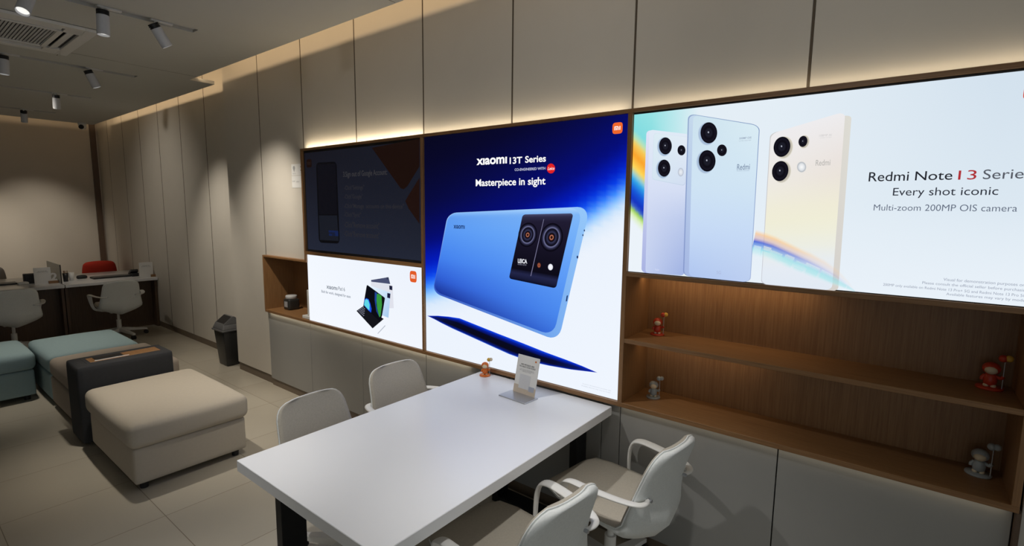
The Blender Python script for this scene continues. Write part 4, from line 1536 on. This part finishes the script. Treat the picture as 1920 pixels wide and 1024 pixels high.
spot(X3, -1.75, (-0.1, 0.7, -0.4), 'added fill spotlight on the track above the counter chairs, outside the picture edge', 38, 85, blend=1, target=(-8.2, 0.24, 1.9))  # unseen lamp added to brighten the far stretch of wall
spot(X4, -0.90, (-0.4, 0.05, -0.9), 'white spotlight nearest the back wall, against its lit top edge', 74, 60, target=(-11.2, -0.55, 0.95), blend=1)
spot(X4, -1.75, (-0.4, 0.05, -0.9), 'white spotlight on the back track outside the picture edge', 74, 60, target=(-11.2, -1.55, 0.95), blend=1)
NEUTRAL = (1.0, 0.98, 0.95)
spot(X0, -1.35, (0.3, 0.0, -1), 'white spotlight over the meeting table, its beam on the near end of the top', 95, 80, blend=1, col=NEUTRAL, target=(-1.65, -0.75, 0.75))
spot(X0, -1.05, (-0.4, 0.35, -0.9), 'added fill spotlight at the wall end of the table track, turned toward the grey cabinets', 100, 55, blend=1, target=(-3.5, -0.1, 0.2))  # out-of-view lamp added to lift the light on the cabinets
spot(X0, -2.2, (0.0, 0.1, -1), 'white spotlight over the walkway in front of the table', 85, 52, blend=1, col=NEUTRAL, target=(-2.4, -1.8, 0))
spot(X9, -2.7, (-0.5, 0.8, -0.3), 'added fill spotlight on the shelf track, turned toward the wall panels above the blue screen', 35, 75, blend=1, col=NEUTRAL, target=(-2.7, 0.0, 2.75))  # made-up wall washer, brightens the upper panels from out of view
spot(X9, -2.2, (0.1, 0.8, -0.4), 'added fill spotlight on the shelf track, turned toward the wall panels above the wide screen', 15, 80, blend=1, col=NEUTRAL, target=(-0.5, 0.0, 2.95))  # second added washer, fills in light on the panels toward the shelves

spot(X9, -1.15, (0.0, 0.0, -1), 'white spotlight above the chairs on the shelf side of the table', 85, 52, blend=1, col=NEUTRAL, target=(-0.8, -0.75, 0))

ac = empty('air_conditioner', (-5.34, -1.665, ZC - 0.003), 'square white ceiling air conditioner cassette with slatted grille', 'air conditioner')
fr = MB()
fr.box(-.475, .475, .40, .475, -.022, 0.0, 0.004, 2).box(-.475, .475, -.475, -.40, -.022, 0.0, 0.004, 2).box(-.475, -.40, -.40, .40, -.022, 0.0, 0.004, 2).box(.40, .475, -.40, .40, -.022, 0.0, 0.004, 2)
fr.box(-.31, .31, .275, .31, -.022, 0, 0.002, 1).box(-.31, .31, -.31, -.275, -.022, 0, 0.002, 1).box(-.31, -.275, -.275, .275, -.022, 0, 0.002, 1).box(.275, .31, -.275, .275, -.022, 0, 0.002, 1)
for sx in (-1, 1):
    for sy in (-1, 1):
        fr.box(*sorted((sx * .30, sx * .41)), *sorted((sy * .30, sy * .41)), -.022, 0, 0.002, 1)
fr.build('panel', 'white_plastic', ac)
MB().box(-.40, .40, -.40, .40, -.003, -.0005).build('cavity', 'dark', ac)
gr = MB()
for k in range(28):
    y = -.27 + k * 0.02
    gr.box(-.275, .275, y, y + 0.013, -.016, -.010)
gr.build('grille', 'grey_plastic', ac)
for k in range(4):
    R_ = Matrix.Rotation(k * PI / 2, 4, 'Z') @ Matrix.Translation((0, .355, -.012)) @ Matrix.Rotation(0.35 if k != 3 else 0.1, 4, 'X')
    MB().box(-.29, .29, -.030, .030, -.003, .003, 0.001, 1, R_).build('louver', 'white_plastic', ac)

dc = empty('security_camera', (-10.42, -0.12, ZC), 'small dark-faced dome camera on the ceiling by the far corner', 'camera')
MB().lathe([(.055, 0.0), (.055, -.03), (.05, -.035)], seg=24).build('mount', 'white_plastic', dc)
MB().ball((0, 0, -.06), .05).build('ball_housing', 'white_plastic', dc)
MB().cyl((0.02, -0.012, -.065), (0.052, -.030, -.080), .036, .030, 20).build('lens', 'dark', dc)
